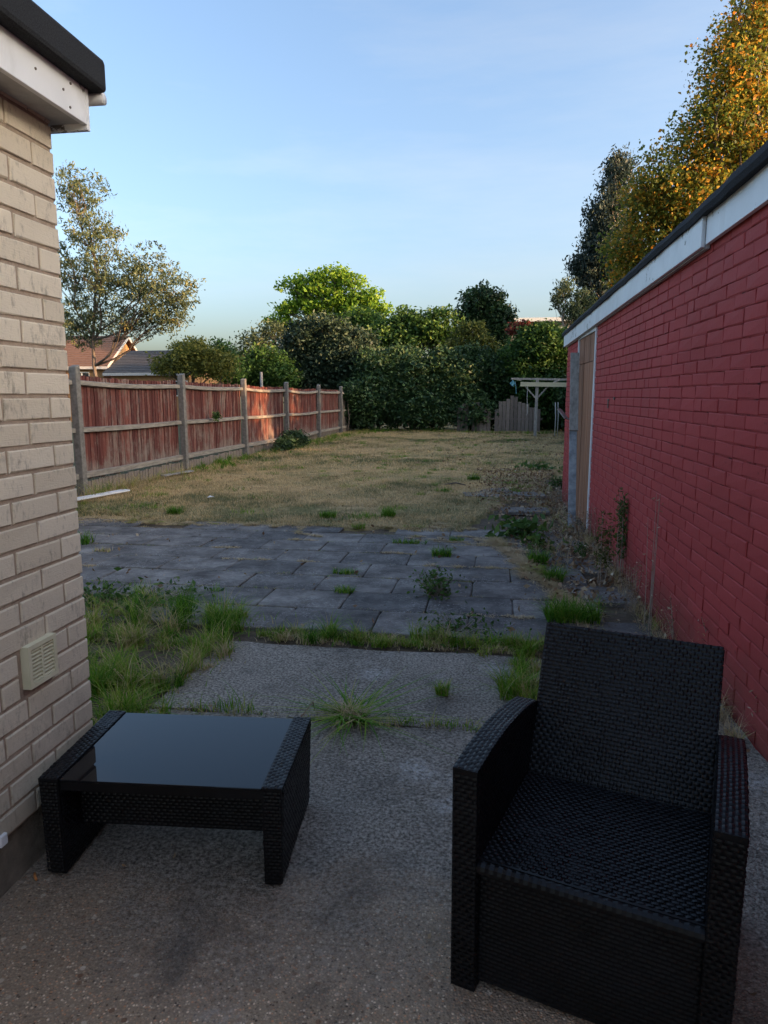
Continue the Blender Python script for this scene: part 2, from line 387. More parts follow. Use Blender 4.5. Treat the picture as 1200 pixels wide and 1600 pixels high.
def tree(name, label, cat, base, blobs, mat, dens, size, tr=.12, bark='bark', clump=.35, per=22, group=None, aspect=.5, droop=0., shell=.6, fork=.35, tshift=0., twigs=2):
    root = empty(name, base, label=label, cat=cat, group=group)
    bx = Vector(base)
    P, T, C = crown_points(blobs, dens, size, aspect, clump, per, shell)
    keep = P[:, 2] > .05
    lv = leaves('crown' if cat == 'tree' else 'foliage', P[keep] - np.array(base), size, (T[keep] + tshift).clip(0, 1), mat, root, aspect, droop)
    mb = MB(); cz = sum(b[2] for b in blobs) / len(blobs)
    top = max(blobs, key=lambda b: b[2] + b[5])
    tp = Vector((top[0], top[1], top[2])) - bx
    fk = tp * fork; 
    tpts = limb(mb, (0, 0, -.05), tp, tr, tr * .22, .03, 8, 9)
    for b in blobs:
        c = Vector(b[:3]) - bx
        k = min(range(len(tpts)), key=lambda i: abs(tpts[i].z - max(.25, c.z * .62)))
        lp = limb(mb, tpts[k], c, tr * .5, tr * .12, .09)
        rr = Vector((b[3], b[4], b[5]))
        for j in range(twigs * 4):
            u = Vector([random.gauss(0, 1) for _ in range(3)]).normalized(); u.z = abs(u.z) * .7
            e = c + Vector((u.x * rr.x, u.y * rr.y, u.z * rr.z)) * .9
            limb(mb, lp[random.choice((2, 3, 4))], e, tr * .2, tr * .04, .08, 4, 4)
    mb.obj('trunk' if cat == 'tree' else 'stem', M[bark], root, True)
    return root
def blades(name, P, H, lean, W, tint, mat, parent=None, seg=3, flat=0.):
    """curved tapering grass blades"""
    n = len(P); az = RNG.random(n) * 2 * np.pi
    H = np.broadcast_to(H, (n,)) * (.55 + .75 * RNG.random(n)); ln = np.broadcast_to(lean, (n,)) * (.3 + 1.1 * RNG.random(n))
    d = np.stack([np.cos(az), np.sin(az), np.zeros(n)], 1); s = np.stack([-np.sin(az), np.cos(az), np.zeros(n)], 1)
    V = np.empty((n, seg + 1, 2, 3))
    for i in range(seg + 1):
        t = i / seg
        c = P + d * (ln * H * t ** 1.7)[:, None] + np.array([0, 0, 1]) * (H * (t - .38 * np.minimum(ln, 1.6) * t ** 2))[:, None]
        w = W * (1 - t * .93)
        V[:, i, 0] = c - s * w / 2; V[:, i, 1] = c + s * w / 2
    base = (np.arange(n) * (seg + 1) * 2)[:, None]
    F = np.stack([np.concatenate([base + i * 2, base + i * 2 + 1, base + i * 2 + 3, base + i * 2 + 2], 1) for i in range(seg)], 1)
    return np_mesh(name, V.reshape(-1, 3), F.reshape(-1, 4), np.repeat(tint, seg), mat, parent)
def sn(x, y, seed=0, s=1.):      # cheap smooth noise, about -1..1
    r = np.random.default_rng(seed); o = 0
    for k in range(7):
        a = r.random() * 6.28; f = s * (1.0 + k * .8); o = o + np.sin((x * math.cos(a) + y * math.sin(a)) * f + r.random() * 6.28) / (1 + k * .45)
    return o / 2.6

# ================================================================== SETTING
def sheet(name, x0, x1, y0, y1, nx, ny, zf, mat, kind='structure'):
    xs = np.linspace(x0, x1, nx); ys = np.linspace(y0, y1, ny); X, Y = np.meshgrid(xs, ys)
    Z = zf(X, Y); V = np.stack([X, Y, Z], 2).reshape(-1, 3)
    i = np.arange((ny - 1) * nx).reshape(ny - 1, nx)[:, :-1].ravel()
    F = np.stack([i, i + 1, i + nx + 1, i + nx], 1)
    o = np_mesh(name, V, F, np.full(len(F), .5), mat, smooth=True); o['kind'] = kind; return o
sheet('ground', -600, 600, -300, 1200, 30, 40, lambda X, Y: -.08 + 0 * X, M['ground'])
sheet('soil', -6.0, 3.2, 2.0, 13.0, 150, 180, lambda X, Y: -.022 + .010 * sn(X, Y, 3, 5) - .03 * (Y < 4.0) * (X > -1.6), M['soil'])
def lawn_z(X, Y):
    edge = 7.75 + .16 * sn(X, X * 0, 5, 2.2) + np.where(X > -.35, (X + .35) * 4.2, 0)
    return np.where(Y < edge, -.05, .012 + .02 * sn(X, Y, 9, .8) + .006 * sn(X, Y, 2, 6))
sheet('lawn', -6.15, 4.5, 7.2, 36.0, 130, 340, lawn_z, M['straw_ground'])

# concrete bays with a joint between them
def concrete_bay(x0, x1, y0, y1, dz=0.):
    mb = MB(); nx = max(2, int((x1 - x0) / .12)); ny = max(2, int((y1 - y0) / .12))
    g = {}
    for j in range(ny + 1):
        for i in range(nx + 1):
            x = x0 + (x1 - x0) * i / nx; y = y0 + (y1 - y0) * j / ny
            e = (i in (0, nx)) or (j in (0, ny))
            if e: x += random.uniform(-.012, .012) * (0 if i in (0, nx) else 1); y += random.uniform(-.02, .02) * (1 if y > 1 else 0)
            g[i, j] = len(mb.v); mb.v.append((x, y, dz + .004 * math.sin(x * 3 + y * 2) - (.008 if e else 0)))
    for j in range(ny):
        for i in range(nx): mb.f.append((g[i, j], g[i + 1, j], g[i + 1, j + 1], g[i, j + 1])); mb.t.append(.5)
    rim = [g[i, 0] for i in range(nx + 1)] + [g[nx, j] for j in range(1, ny + 1)] + [g[i, ny] for i in range(nx - 1, -1, -1)] + [g[0, j] for j in range(ny - 1, 0, -1)]
    b = len(mb.v)
    for k in rim: v = mb.v[k]; mb.v.append((v[0], v[1], -.12))
    n = len(rim)
    for k in range(n): k2 = (k + 1) % n; mb.f.append((rim[k], b + k, b + k2, rim[k2])); mb.t.append(.5)
    o = mb.obj('concrete_paving', M['concrete'], smooth=False); o['kind'] = 'structure'; return o
concrete_bay(-1.62, 1.7, -3.0, 3.02)
concrete_bay(-1.62, .17, 3.032, 3.98, .0)
concrete_bay(.24, 1.3, 3.032, 3.98, -.004)
concrete_bay(-3.6, -1.66, -3.0, 1.2)

# patio of staggered slabs
patio = empty('patio', (0, 0, 0)); patio['kind'] = 'structure'
slab_meshes = []
for k in range(10):
    mb = MB(); w, d, t = .601 / 2, .450 / 2, .04; n = 5
    top = []
    r = random.Random(k)
    pr = []
    for (ax, ay, bx_, by_) in ((-1, -1, 1, -1), (1, -1, 1, 1), (1, 1, -1, 1), (-1, 1, -1, -1)):
        for q in range(n):
            f = q / n; px = (ax + (bx_ - ax) * f) * w; py = (ay + (by_ - ay) * f) * d
            c = .007 if q == 0 else 0
            pr.append((px * (1 - c / w) + r.uniform(-.003, .003), py * (1 - c / d) + r.uniform(-.003, .003)))
    m = len(pr)
    mb.v += [(x, y, -t) for x, y in pr] + [(x, y, -.006) for x, y in pr] + [(x * .975, y * .967, 0) for x, y in pr]
    for a in range(2):
        for q in range(m): q2 = (q + 1) % m; mb.f.append((a * m + q, a * m + q2, (a + 1) * m + q2, (a + 1) * m + q)); mb.t.append(.5)
    mb.f.append(tuple(2 * m + q for q in range(m))); mb.t.append(.5)
    me = mb.mesh('slab'); me.materials.append(M['slab']); slab_meshes.append(me)
for j in range(8):
    y = 4.46 + j * .455; off = .3 if j % 2 else 0
    i = 0; x = -5.3 + off
    while x < 1.05:
        if not (x > .62 and random.random() < .35) and not (j == 7 and random.random() < .25):
            o = bpy.data.objects.new('slab', random.choice(slab_meshes)); link(o, patio)
            o.location = (x + random.uniform(-.002, .002), y + random.uniform(-.002, .002), .008 + random.uniform(-.004, .004))
            o.rotation_euler = (random.gauss(0, .005), random.gauss(0, .005), random.gauss(0, .003))
        x += .606
for (x, y) in ((-.15, 10.6), (.45, 10.75), (-.05, 11.1), (.4, 9.2)):
    o = bpy.data.objects.new('slab', random.choice(slab_meshes)); link(o, patio); o.location = (x, y, .034); o.rotation_euler = (random.gauss(0, .02), random.gauss(0, .02), random.gauss(0, .1))

# ================================================================== HOUSE ON THE LEFT
def brick_mesh(k, L_, D_, H_, mat, rough=.0012, rnd=.004):
    r = random.Random(k); n = 4; mb = MB()
    # face points along +X (outer face), brick runs along Y
    ys = [-L_ / 2, -L_ / 2 + rnd, L_ / 2 - rnd, L_ / 2]; zs = [-H_ / 2, -H_ / 2 + rnd, H_ / 2 - rnd, H_ / 2]
    g = {}
    for a, y in enumerate(ys):
        for b, z in enumerate(zs):
            e = a in (0, 3) or b in (0, 3)
            g[a, b] = len(mb.v)
            mb.v.append((D_ / 2 - (rnd * .9 if e else 0) + r.uniform(-rough, rough), y + r.uniform(-rough, rough) * 1.5, z + r.uniform(-rough, rough) * 1.5))
    for a in range(3):
        for b in range(3): mb.f.append((g[a, b], g[a + 1, b], g[a + 1, b + 1], g[a, b + 1])); mb.t.append(.5)
    rim = [g[0, 0], g[1, 0], g[2, 0], g[3, 0], g[3, 1], g[3, 2], g[3, 3], g[2, 3], g[1, 3], g[0, 3], g[0, 2], g[0, 1]]
    b0 = len(mb.v)
    for q in rim: v = mb.v[q]; mb.v.append((-D_ / 2, v[1], v[2]))
    for q in range(12): q2 = (q + 1) % 12; mb.f.append((rim[q], b0 + q, b0 + q2, rim[q2])); mb.t.append(.5)
    mb.f.append(tuple(b0 + q for q in range(12))); mb.t.append(.5)
    me = mb.mesh('brick'); me.materials.append(mat); return me
CR = .0762
HX, HY = -1.40, 2.195
house = empty('cream_brick_house', (HX, HY, 0), label='cream painted brick house corner with flat felt roof beside the glass table', cat='house')
hb = MB(); hb.box(-3.0, -.0075, -3.09, -.0065, .19, 2.42); wall_h = hb.obj('wall', M['mortar'], house)
hb = MB(); hb.box(-3.0, -.035, -3.09, -.035, -.1, .186); pl = hb.obj('plinth', M['plinth'], house)
cb = {}
def house_brick(L_, y, z, parent=wall_h):
    key = (round(L_, 3), random.randrange(4))
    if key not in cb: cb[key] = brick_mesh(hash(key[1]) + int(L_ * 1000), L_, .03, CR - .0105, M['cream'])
    o = bpy.data.objects.new('brick', cb[key]); link(o, parent); o.location = (-.0165 + random.uniform(-.001, .001), y, z)
    o.rotation_euler = (random.gauss(0, .003), 0, random.gauss(0, .004)); return o
VENT = (-.345, -.205, .60, .735)
for r_ in range(29):
    z = .19 + CR * (r_ + .5)
    y = 0.
    first = True
    while y > -2.25:
        L_ = .1025 if (first and r_ % 2 == 0) else .215
        lo, hi = y - L_, y
        if VENT[2] - .01 < z < VENT[3] + .01 and lo < VENT[1] + .004 and hi > VENT[0] - .02:
            for (a_, b_) in ((lo, VENT[0] - .02), (VENT[1] + .004, hi)):
                if b_ - a_ > .02: house_brick(b_ - a_, (a_ + b_) / 2, z)
        else: house_brick(L_, y - L_ / 2, z)
        first = False; y -= L_ + .0105
# the end face round the corner
eb = MB()
for r_ in range(29):
    z = .19 + CR * (r_ + .5); x = 0. if r_ % 2 == 0 else -.036
    while x > -2.6:
        L_ = .215 if not (r_ % 2 == 1 and x == -.036) else .0665
        x1 = x - L_ if x != 0 else x - .215
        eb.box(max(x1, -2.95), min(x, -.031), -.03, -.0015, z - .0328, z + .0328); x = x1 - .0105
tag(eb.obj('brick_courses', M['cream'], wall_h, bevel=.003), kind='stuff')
# air vent
vm = MB(); y0, y1, z0, z1 = VENT
for (a, b, c, d) in ((y0, y0 + .014, z0, z1), (y1 - .014, y1, z0, z1), (y0 + .014, y1 - .014, z0, z0 + .014), (y0 + .014, y1 - .014, z1 - .014, z1)): vm.box(-.02, .020, a, b, c, d)
vm.box(-.0195, .0175, (y0 + y1) / 2 - .004, (y0 + y1) / 2 + .004, z0 + .014, z1 - .014)
vent = vm.obj('air_vent', M['upvc'], house); 
q = MB(); q.box(-.0185, -.0155, y0 + .0145, y1 - .0145, z0 + .0145, z1 - .0145); q.obj('vent_shade_sheet', M['darkpane'], vent)  # dark sheet standing in for the shade behind the slats
for k in range(9):
    s = MB(); zc = z0 + .02 + k * .0119
    for (a, b) in ((y0 + .014, (y0 + y1) / 2 - .004), ((y0 + y1) / 2 + .004, y1 - .014)):
        s.hexa([(-.004, a, zc + .003), (.017, a, zc - .004), (.017, b, zc - .004), (-.004, b, zc + .003), (-.004, a, zc + .0058), (.017, a, zc - .0005), (.017, b, zc - .0005), (-.004, b, zc + .0058)])
    s.obj('slat', M['upvc'], vent)
# roof edge
rf = MB(); rf.box(-3.1, .15, -3.09, .085, 2.437, 2.535)
roof_h = rf.obj('roof', M['felt'], house, bevel=.014)
for yl in (-.62, -1.6): s = MB(); s.box(-.4, .1525, yl, yl + .012, 2.436, 2.5375); s.obj('felt_lap', M['felt'], roof_h)
s = MB(); s.box(.085, .103, -3.09, .030, 2.33, 2.455); fb = s.obj('fascia_board', M['white'], house, bevel=.002)
for yy in (-.42, -.405, -.22, -.09, -.06, -.05):
    for zz in ((2.36, 2.42) if yy < -.3 else (random.uniform(2.345, 2.43),)):
        q = MB(); q.tube([(.1025, yy, zz), (.1055, yy, zz)], .004, 8); q.obj('screw', M['steel'], fb)
s = MB(); s.box(-3.0, .103, .0305, .048, 2.315, 2.45); s.obj('end_fascia_board', M['white'], house, bevel=.002)
s = MB(); s.box(-.2, .085, -3.09, .030, 2.335, 2.345); s.obj('soffit', M['soffit'], house)
s = MB(); s.tube([(-3, .095, 2.43), (.128, .095, 2.43)], .020, 12); s.obj('drip_trim', M['whiteplastic'], house, True)

# bits by the house
s = MB(); s.box(-.002, .020, -.10, .0, -.012, .014); s.box(-.002, .026, -.03, .0, -.014, .02)
o = s.obj('white_cable_clip', M['whiteplastic'], bevel=.003); o.location = (-1.418, 1.71, .197)
tag(o, 'small white plastic clip at the foot of the cream brick wall', 'clip')
def stub(loc, rz, label, ln=.035):
    s = MB(); s.tube([(-ln / 2, 0, 0), (ln * .1, 0, .001), (ln / 2, .003, 0)], [.004, .0042, .0038], 8); o = s.obj('orange_plug', M['orange'], smooth=True)
    o.location = loc; o.rotation_euler = (0, 0, rz); tag(o, label, 'plug')
stub((-1.385, 1.80, .006), -.9, 'orange stub on the concrete beside the table leg')
stub((-1.68, 2.78, .035), .2, 'orange object in the grass just past the house corner', .05)

# ================================================================== GARAGE ON THE RIGHT
GA = math.atan(.02)            # wall turned slightly
garage = empty('red_brick_garage', (1.19, 0, 0), GA, label='long red painted brick garage with white fascia and flat felt roof', cat='garage')
# local: outer face of wall at x = 0, wall runs along +y
GE, DY0, DY1 = 10.54, 7.95, 9.30
def eave(y): return 2.335 - .0155 * (y - 3.4)
g = MB(); FALL = 1
def gwall(y0, y1, z0):
    g.hexa([(.009, y0, z0), (3.6, y0, z0), (3.6, y1, z0), (.009, y1, z0), (.009, y0, eave(y0) + .05), (3.6, y0, eave(y0) + .05), (3.6, y1, eave(y1) + .05), (.009, y1, eave(y1) + .05)])
gwall(-3.0, DY0, -.1); gwall(DY1, GE - .012, -.1)
g.hexa([(.2, DY0, -.1), (3.6, DY0, -.1), (3.6, DY1, -.1), (.2, DY1, -.1), (.2, DY0, eave(DY0) + .05), (3.6, DY0, eave(DY0) + .05), (3.6, DY1, eave(DY1) + .05), (.2, DY1, eave(DY1) + .05)])
wall_g = g.obj('wall', M['redmortar'], garage)
CG = .0700
gb = []
for r_ in range(34):
    z = .0 + CG * (r_ + .5)
    y = 1.7 - (.136 if r_ % 2 else 0)
    while y < GE - .03:
        hd = random.random() < .10
        L_ = random.choice((.128, .20)) if hd else .264
        y1 = min(y + L_, GE)
        if y < DY0 and y1 > DY0: y1 = DY0
        if y < DY1 and y1 > DY1: y = DY1
        inside = y >= DY0 - .01 and y1 <= DY1 + .01
        if y1 - y > .03 and not inside and z + .03 < eave((y + y1) / 2) - .0: gb.append((y, y1, z))
        y = y1 + .0075
cam_l = (-1.19, 0., 1.487)
vis = [b for b in gb if b[0] > 2.6 - .0]
vis.sort(key=lambda b: b[0])
# those that show largest: the nearest ones inside the frame
single = set(vis[:300])
gc = {}
stuffb = MB()
for b in gb:
    L_ = b[1] - b[0]; yc = (b[0] + b[1]) / 2
    dx = random.uniform(-.0022, .0012)
    if b in single:
        key = (round(L_, 3), random.randrange(5))
        if key not in gc: gc[key] = brick_mesh(key[1] * 7 + int(L_ * 1000), L_, .03, CG - random.choice((.0045, .006, .0075)), M['red'], .0022, .0035)
        o = bpy.data.objects.new('brick', gc[key]); link(o, wall_g); o.location = (.0185 + dx, yc, b[2]); o.rotation_euler = (0, 0, math.pi + random.gauss(0, .006))
        o.rotation_euler[0] = random.gauss(0, .004)
    else:
        e = .0035; x0 = -.002 + dx + (.0008 * random.random())
        h = CG / 2 - random.uniform(.0025, .0045)
        i = .004
        x0 += .0035
        stuffb.add([(x0 + .004, b[0] + e, b[2] - h), (x0 + .004, b[1] - e, b[2] - h), (x0 + .004, b[1] - e, b[2] + h), (x0 + .004, b[0] + e, b[2] + h),
                    (x0, b[0] + e + i, b[2] - h + i), (x0, b[1] - e - i, b[2] - h + i), (x0, b[1] - e - i, b[2] + h - i), (x0, b[0] + e + i, b[2] + h - i),
                    (x0 + .02, b[0] + e, b[2] - h), (x0 + .02, b[1] - e, b[2] - h), (x0 + .02, b[1] - e, b[2] + h), (x0 + .02, b[0] + e, b[2] + h)],
                   [(4, 7, 6, 5), (0, 4, 5, 1), (1, 5, 6, 2), (2, 6, 7, 3), (3, 7, 4, 0), (8, 0, 1, 9), (9, 1, 2, 10), (10, 2, 3, 11), (11, 3, 0, 8)])
tag(stuffb.obj('brick_courses', M['red'], wall_g), kind='stuff')
# hole knocked in the paint with an old fixing
s = MB(); s.box(-.007, .002, 7.02, 7.05, 1.37, 1.45, M=None); s.box(-.009, .002, 6.99, 7.06, 1.44, 1.455); s.box(-.007, .002, 6.72, 6.76, 1.45, 1.475)
s.obj('old_fixing', M['steel'], garage, bevel=.003)
# far end brick face
s = MB()
for r_ in range(31):
    z = CG * (r_ + .5); x = .001 if r_ % 2 == 0 else -.10
    while x < 3.4:
        s.box(max(x, .0165), x + .21, GE - .011, GE + .001, z - .032, z + .032); x += .222
tag(s.obj('brick_courses', M['red'], wall_g), kind='stuff')
# fascia boards and roof
def slope_box(x0, x1, y0, y1, a, b, n=1, jig=0.):
    mb = MB()
    for k in range(n):
        ya = y0 + (y1 - y0) * k / n; yb = y0 + (y1 - y0) * (k + 1) / n
        mb.hexa([(x0, ya, eave(ya) + a), (x1, ya, eave(ya) + a), (x1, yb, eave(yb) + a), (x0, yb, eave(yb) + a), (x0, ya, eave(ya) + b), (x1, ya, eave(ya) + b), (x1, yb, eave(yb) + b), (x0, yb, eave(yb) + b)])
    return mb
slope_box(-.050, -.028, 4.17, GE + .06, -.055, .115).obj('fascia_board', M['white'], garage, bevel=.003)
o = slope_box(-.030, -.006, -3.0, 4.16, -.045, .115).obj('fascia_board', M['white'], garage, bevel=.002)
slope_box(-.030, 3.7, GE + .062, GE + .082, -.055, .115).obj('fascia_board', M['white'], garage, bevel=.003)
slope_box(-.026, -.003, 4.17, GE, -.062, .06).obj('batten', M['soffit'], garage)
# wavy felt edge
fv = []; ff = []; ny = 120
for k in range(ny + 1):
    y = -3 + (GE + .12 + 3) * k / ny; w = .004 * math.sin(y * 3.3) + .003 * math.sin(y * 13.1 + 1) + random.uniform(-.002, .002)
    e = eave(y)
    th = .050 + .022 * max(0, min(1, (6 - y) / 4))
    for (x, z) in ((.02, .112), (-.068 + w, .100 - abs(w)), (-.078 + w, .125), (-.058 + w, .112 + th), (.1, .122 + th), (3.8, .125 + th), (3.8, .11)):
        fv.append((x, y, e + z))
for k in range(ny):
    for j in range(7): j2 = (j + 1) % 7; ff.append((k * 7 + j, (k + 1) * 7 + j, (k + 1) * 7 + j2, k * 7 + j2))
ff += [tuple(range(7)), tuple(ny * 7 + j for j in range(7))[::-1]]
mb = MB(); mb.add(fv, ff); mb.obj('roof', M['felt'], garage)
# door
door = empty('door'); door.parent = garage
dz = 2.17
s = MB(); s.box(-.012, .03, DY0 - .03, DY0 + .022, 0, dz + .04); s.box(-.012, .03, DY1 - .022, DY1 + .02, 0, dz + .04); s.box(-.0115, .03, DY0 + .022, DY1 - .022, dz, dz + .04)
s.obj('door_frame', M['white'], door, bevel=.002)
n = 9
for k in range(n):
    a = DY0 + .025 + k * (DY1 - DY0 - .05) / n; b = a + (DY1 - DY0 - .05) / n - .007
    s = MB(); d_ = random.uniform(0, .006); s.box(.004 + d_, .035, a, b, .02, 1.86); s.obj('board', M['timber'], door, bevel=.002)
    s = MB(); s.box(.001 + d_, .035, a, b, 1.865, dz - .005); s.obj('board', M['timber'], door, bevel=.002)
s = MB(); s.box(.04, .08, DY0, DY1, 0, dz); s.obj('backing_board', M['greywood'], door)

# boards leaning on the garage
lean = empty('leaning_board', (.89, 8.22, 0), label='long grey board leaning upright against the brown garage door', cat='board')
T = Vector((.035, .86, 2.0)); up_ = Vector((0, 1, -.4))
s = MB(); s.bar((0, 0, 0), T * .55, .085, .022, up=(0, 1, 0)); s.obj('lower_board', M['mottled'], lean, bevel=.002)
s = MB(); s.bar(T * .54 + Vector((.004, -.024, 0)), T * 1.0 + Vector((.004, -.024, 0)), .10, .022, up=(0, 1, 0)); s.obj('upper_board', M['greywood'], lean, bevel=.002)
s = MB(); s.bar((0, 0, 0), (-.10, .06, .13), .10, .018); s.bar((.0, .0, .0), (.06, .02, -.01), .02, .02)
o = s.obj('wooden_flap', M['greywood'], bevel=.002); o.location = (.945, 9.95, 1.18)
tag(o, 'small tilted wooden flap fixed near the far corner of the red garage', 'bracket')

# ================================================================== LEFT FENCE
FX = -6.12
PY = [6.1, 9.67, 13.25, 16.75, 20.3, 24.15, 27.7, 30.1]
fence = empty('garden_fence', (FX, PY[0], 0), label='red stained closeboard fence with grey concrete posts along the left side of the lawn', cat='fence')
def ftop(y): return 1.80 - .004 * (y - 10)
for i, y in enumerate(PY):
    s = MB(); lx = random.uniform(-.02, .02); ly = random.uniform(-.02, .02); h = ftop(y) + .13
    b = .058; yy = y - PY[0]
    s.hexa([(.04 - b, yy - b, -.1), (.04 + b, yy - b, -.1), (.04 + b, yy + b, -.1), (.04 - b, yy + b, -.1),
            (.04 - b + lx, yy - b + ly, h - .03), (.04 + b + lx, yy - b + ly, h - .03), (.04 + b + lx, yy + b + ly, h), (.04 - b + lx, yy + b + ly, h)])
    p = s.obj('post', M['post'], fence, bevel=.012)
for i in range(len(PY) - 1):
    a, b = PY[i] - PY[0] + .06, PY[i + 1] - PY[0] - .06; gr = i == len(PY) - 2
    sag = random.uniform(.01, .04); bow = random.choice((-1, .6)) * random.uniform(.02, .07) if i else 0.02
    for zr, hh in ((1.68, .085), (.98, .085), (.30, .10)):
        s = MB(); N = 10; pts = []
        for k in range(N + 1):
            t = k / N; y = a + (b - a) * t; q = math.sin(t * math.pi)
            pts.append((.0 + bow * q, y, zr - sag * q * (1.6 if zr > 1 else .9) + (ftop(y + PY[0]) - 1.8)))
        w = .032
        for k in range(N):
            p, r_ = pts[k], pts[k + 1]
            s.hexa([(p[0] - w, p[1], p[2] - hh / 2), (p[0] + w, p[1], p[2] - hh / 2 + .012), (r_[0] + w, r_[1], r_[2] - hh / 2 + .012), (r_[0] - w, r_[1], r_[2] - hh / 2),
                    (p[0] - w, p[1], p[2] + hh / 2), (p[0] + w, p[1], p[2] + hh / 2 - .012), (r_[0] + w, r_[1], r_[2] + hh / 2 - .012), (r_[0] - w, r_[1], r_[2] + hh / 2)])
        s.obj('rail', M['rail'], fence)
    # feather-edge boards, thick edge over thin edge
    y = a; 
    nb = max(8, int((b - a) / .095)); bw = (b - a) / nb
    for k in range(nb):
        t = (k + .5) / nb; q = math.sin(t * math.pi); x = -.045 + bow * q + random.uniform(-.004, .004); y = a + k * bw
        w_ = bw * random.uniform(.92, 1.04) - .004; top = ftop(y + PY[0]) - .01 - sag * q * 1.4 + random.uniform(-.012, .012)
        z0 = random.uniform(.20, .25); tl = random.gauss(0, .008)
        s = MB(); th = .018
        s.hexa([(x - .012, y, z0), (x + .0, y + .0, z0), (x + .0, y + w_, z0), (x - .006, y + w_, z0),
                (x - .012 , y + tl, top), (x + th * .5, y + tl, top), (x - .001, y + w_ + tl, top), (x - .006, y + w_ + tl, top)])
        s.obj('board', M['fencegrey' if gr else 'fencered'], fence)
    s = MB()
    nb2 = int((b - a) / .1)
    for k in range(nb2):
        y = a + (b - a) * k / nb2; s.box(-.05, -.035 + random.uniform(0, .008), y + .003, y + (b - a) / nb2 - random.uniform(.004, .02), -.05, .19 + random.uniform(-.02, .02))
    s.obj('gravel_board', M['fencegrey'], fence)
# white plank on the grass
s = MB(); s.box(-.50, .50, -.065, .065, 0, .022); s.box(.50, .56, -.065, .03, 0, .022)
o = s.obj('white_plank', M['white'], bevel=.003); o.location = (-5.66, 9.40, .055); o.rotation_euler = (.05, -.01, R(76))
tag(o, 'loose flaking white plank lying in the grass near the first fence post', 'plank')
s = MB(); s.box(-.45, .45, -.05, .05, 0, .02); o = s.obj('grey_plank', M['greywood'], bevel=.003); o.location = (-5.80, 12.3, .06); o.rotation_euler = (.1, 0, R(80))
tag(o, 'short grey plank lying at the foot of the red fence', 'plank')

# ================================================================== FURNITURE
def weave(mb, P, Nrm, Lu, Lv, pu=.0205, pv=.0118, h=.0028):
    """pads of flat strand passing over and under; P(u,v)->point with u,v in metres"""
    nu, nv = max(2, round(Lu / pu)), max(2, round(Lv / pv)); pu = Lu / nu; pv = Lv / nv
    for j in range(nv):
        o = .5 if j % 2 else 0.
        for i in range(-1, nu + 1):
            u0 = (i + o) * pu + pu * .02; u1 = (i + o + 1) * pu - pu * .06
            u0 = max(u0, 0.); u1 = min(u1, Lu)
            if u1 - u0 < pu * .3: continue
            v0 = j * pv + pv * .05; v1 = (j + 1) * pv - pv * .05
            b = len(mb.v); ks = (0, .25, .5, .75, 1.)
            hh = h * random.uniform(.55, 1.25); v0 += random.uniform(-.0009, .0009); v1 += random.uniform(-.0009, .0009)
            for a, t in enumerate(ks):
                for c, w in enumerate((0, .5, 1.)):
                    u = u0 + (u1 - u0) * t; v = v0 + (v1 - v0) * w
                    z = hh * (math.sin(math.pi * t) ** .7 if 0 < t < 1 else 0.) + (.0008 if w == .5 else -.0006)
                    q = P(u, v); m = Nrm(u, v)
                    mb.v.append((q[0] + m[0] * z, q[1] + m[1] * z, q[2] + m[2] * z))
            for a in range(4):
                for c in range(2):
                    k = b + a * 3 + c; mb.f.append((k, k + 3, k + 4, k + 1)); mb.t.append(.5)
def plane(o, u, v):
    o, u, v = Vector(o), Vector(u), Vector(v); n = u.cross(v).normalized(); lu, lv = u.length, v.length; u.normalize(); v.normalize()
    return (lambda a, b: o + u * a + v * b), (lambda a, b: n), lu, lv
def wpanel(mb, o, u, v, **k):
    P, N, lu, lv = plane(o, u, v); weave(mb, P, N, lu, lv, **k)

# armchair: local x = across (left to right seen from the front), y = depth, z up
chair = empty('rattan_armchair', (-.078, 1.600, 0), R(-17.3), label='black woven rattan armchair facing the camera on the concrete', cat='armchair')
CW, AT = .635, .062
def arm(x0, x1, inner_right):
    prof = [(0, 0), (-.012, .604), (.10, .612), (.22, .611), (.34, .600), (.46, .580), (.56, .556), (.60, 0)]
    mb = MB(); n = len(prof); f = .0
    mb.add([(x0, y, z) for y, z in prof] + [(x1, y, z) for y, z in prof],
           [tuple(range(n)), tuple(range(2 * n - 1, n - 1, -1))] + [(i, i + n, (i + 1) % n + n, (i + 1) % n) for i in range(n)])
    # top: along the curve
    crv = prof[1:7]; seg = [0]
    for a, b in zip(crv, crv[1:]): seg.append(seg[-1] + math.hypot(b[0] - a[0], b[1] - a[1]))
    def top(u, v):
        u = min(max(u, 0), seg[-1] - 1e-6)
        k = max(i for i in range(len(seg) - 1) if seg[i] <= u); t = (u - seg[k]) / (seg[k + 1] - seg[k])
        return Vector((x0 + v * (x1 - x0) / AT, crv[k][0] + (crv[k + 1][0] - crv[k][0]) * t, crv[k][1] + (crv[k + 1][1] - crv[k][1]) * t))
    weave(mb, top, lambda u, v: Vector((0, 0, 1)), seg[-1], AT)
    for (x, sg) in ((x0, -1), (x1, 1)):
        def side(u, v, x=x, sg=sg):
            # u along depth, v up, clipped under the curve
            ys = [p[0] for p in crv]; zs = [p[1] for p in crv]; zt = float(np.interp(u, ys, zs))
            return Vector((x, u, v / .63 * zt))
        weave(mb, side, lambda u, v, sg=sg: Vector((sg, 0, 0)), .56, .63)
    wpanel(mb, (x0, -.001, .01), (AT, 0, 0), (-.0, -.011, .58))
    return mb.obj('arm', M['wicker'], chair)
arm(0, AT, 1); arm(CW - AT, CW, 0)
SZ = .365
ix0, ix1 = AT + .001, CW - AT - .001
s = MB(); s.box(ix0, ix1, .012, .52, SZ - .035, SZ); wpanel(s, (ix0, .02, SZ), (ix1 - ix0, 0, 0), (0, .50, 0)); 
rx = []; rr = []
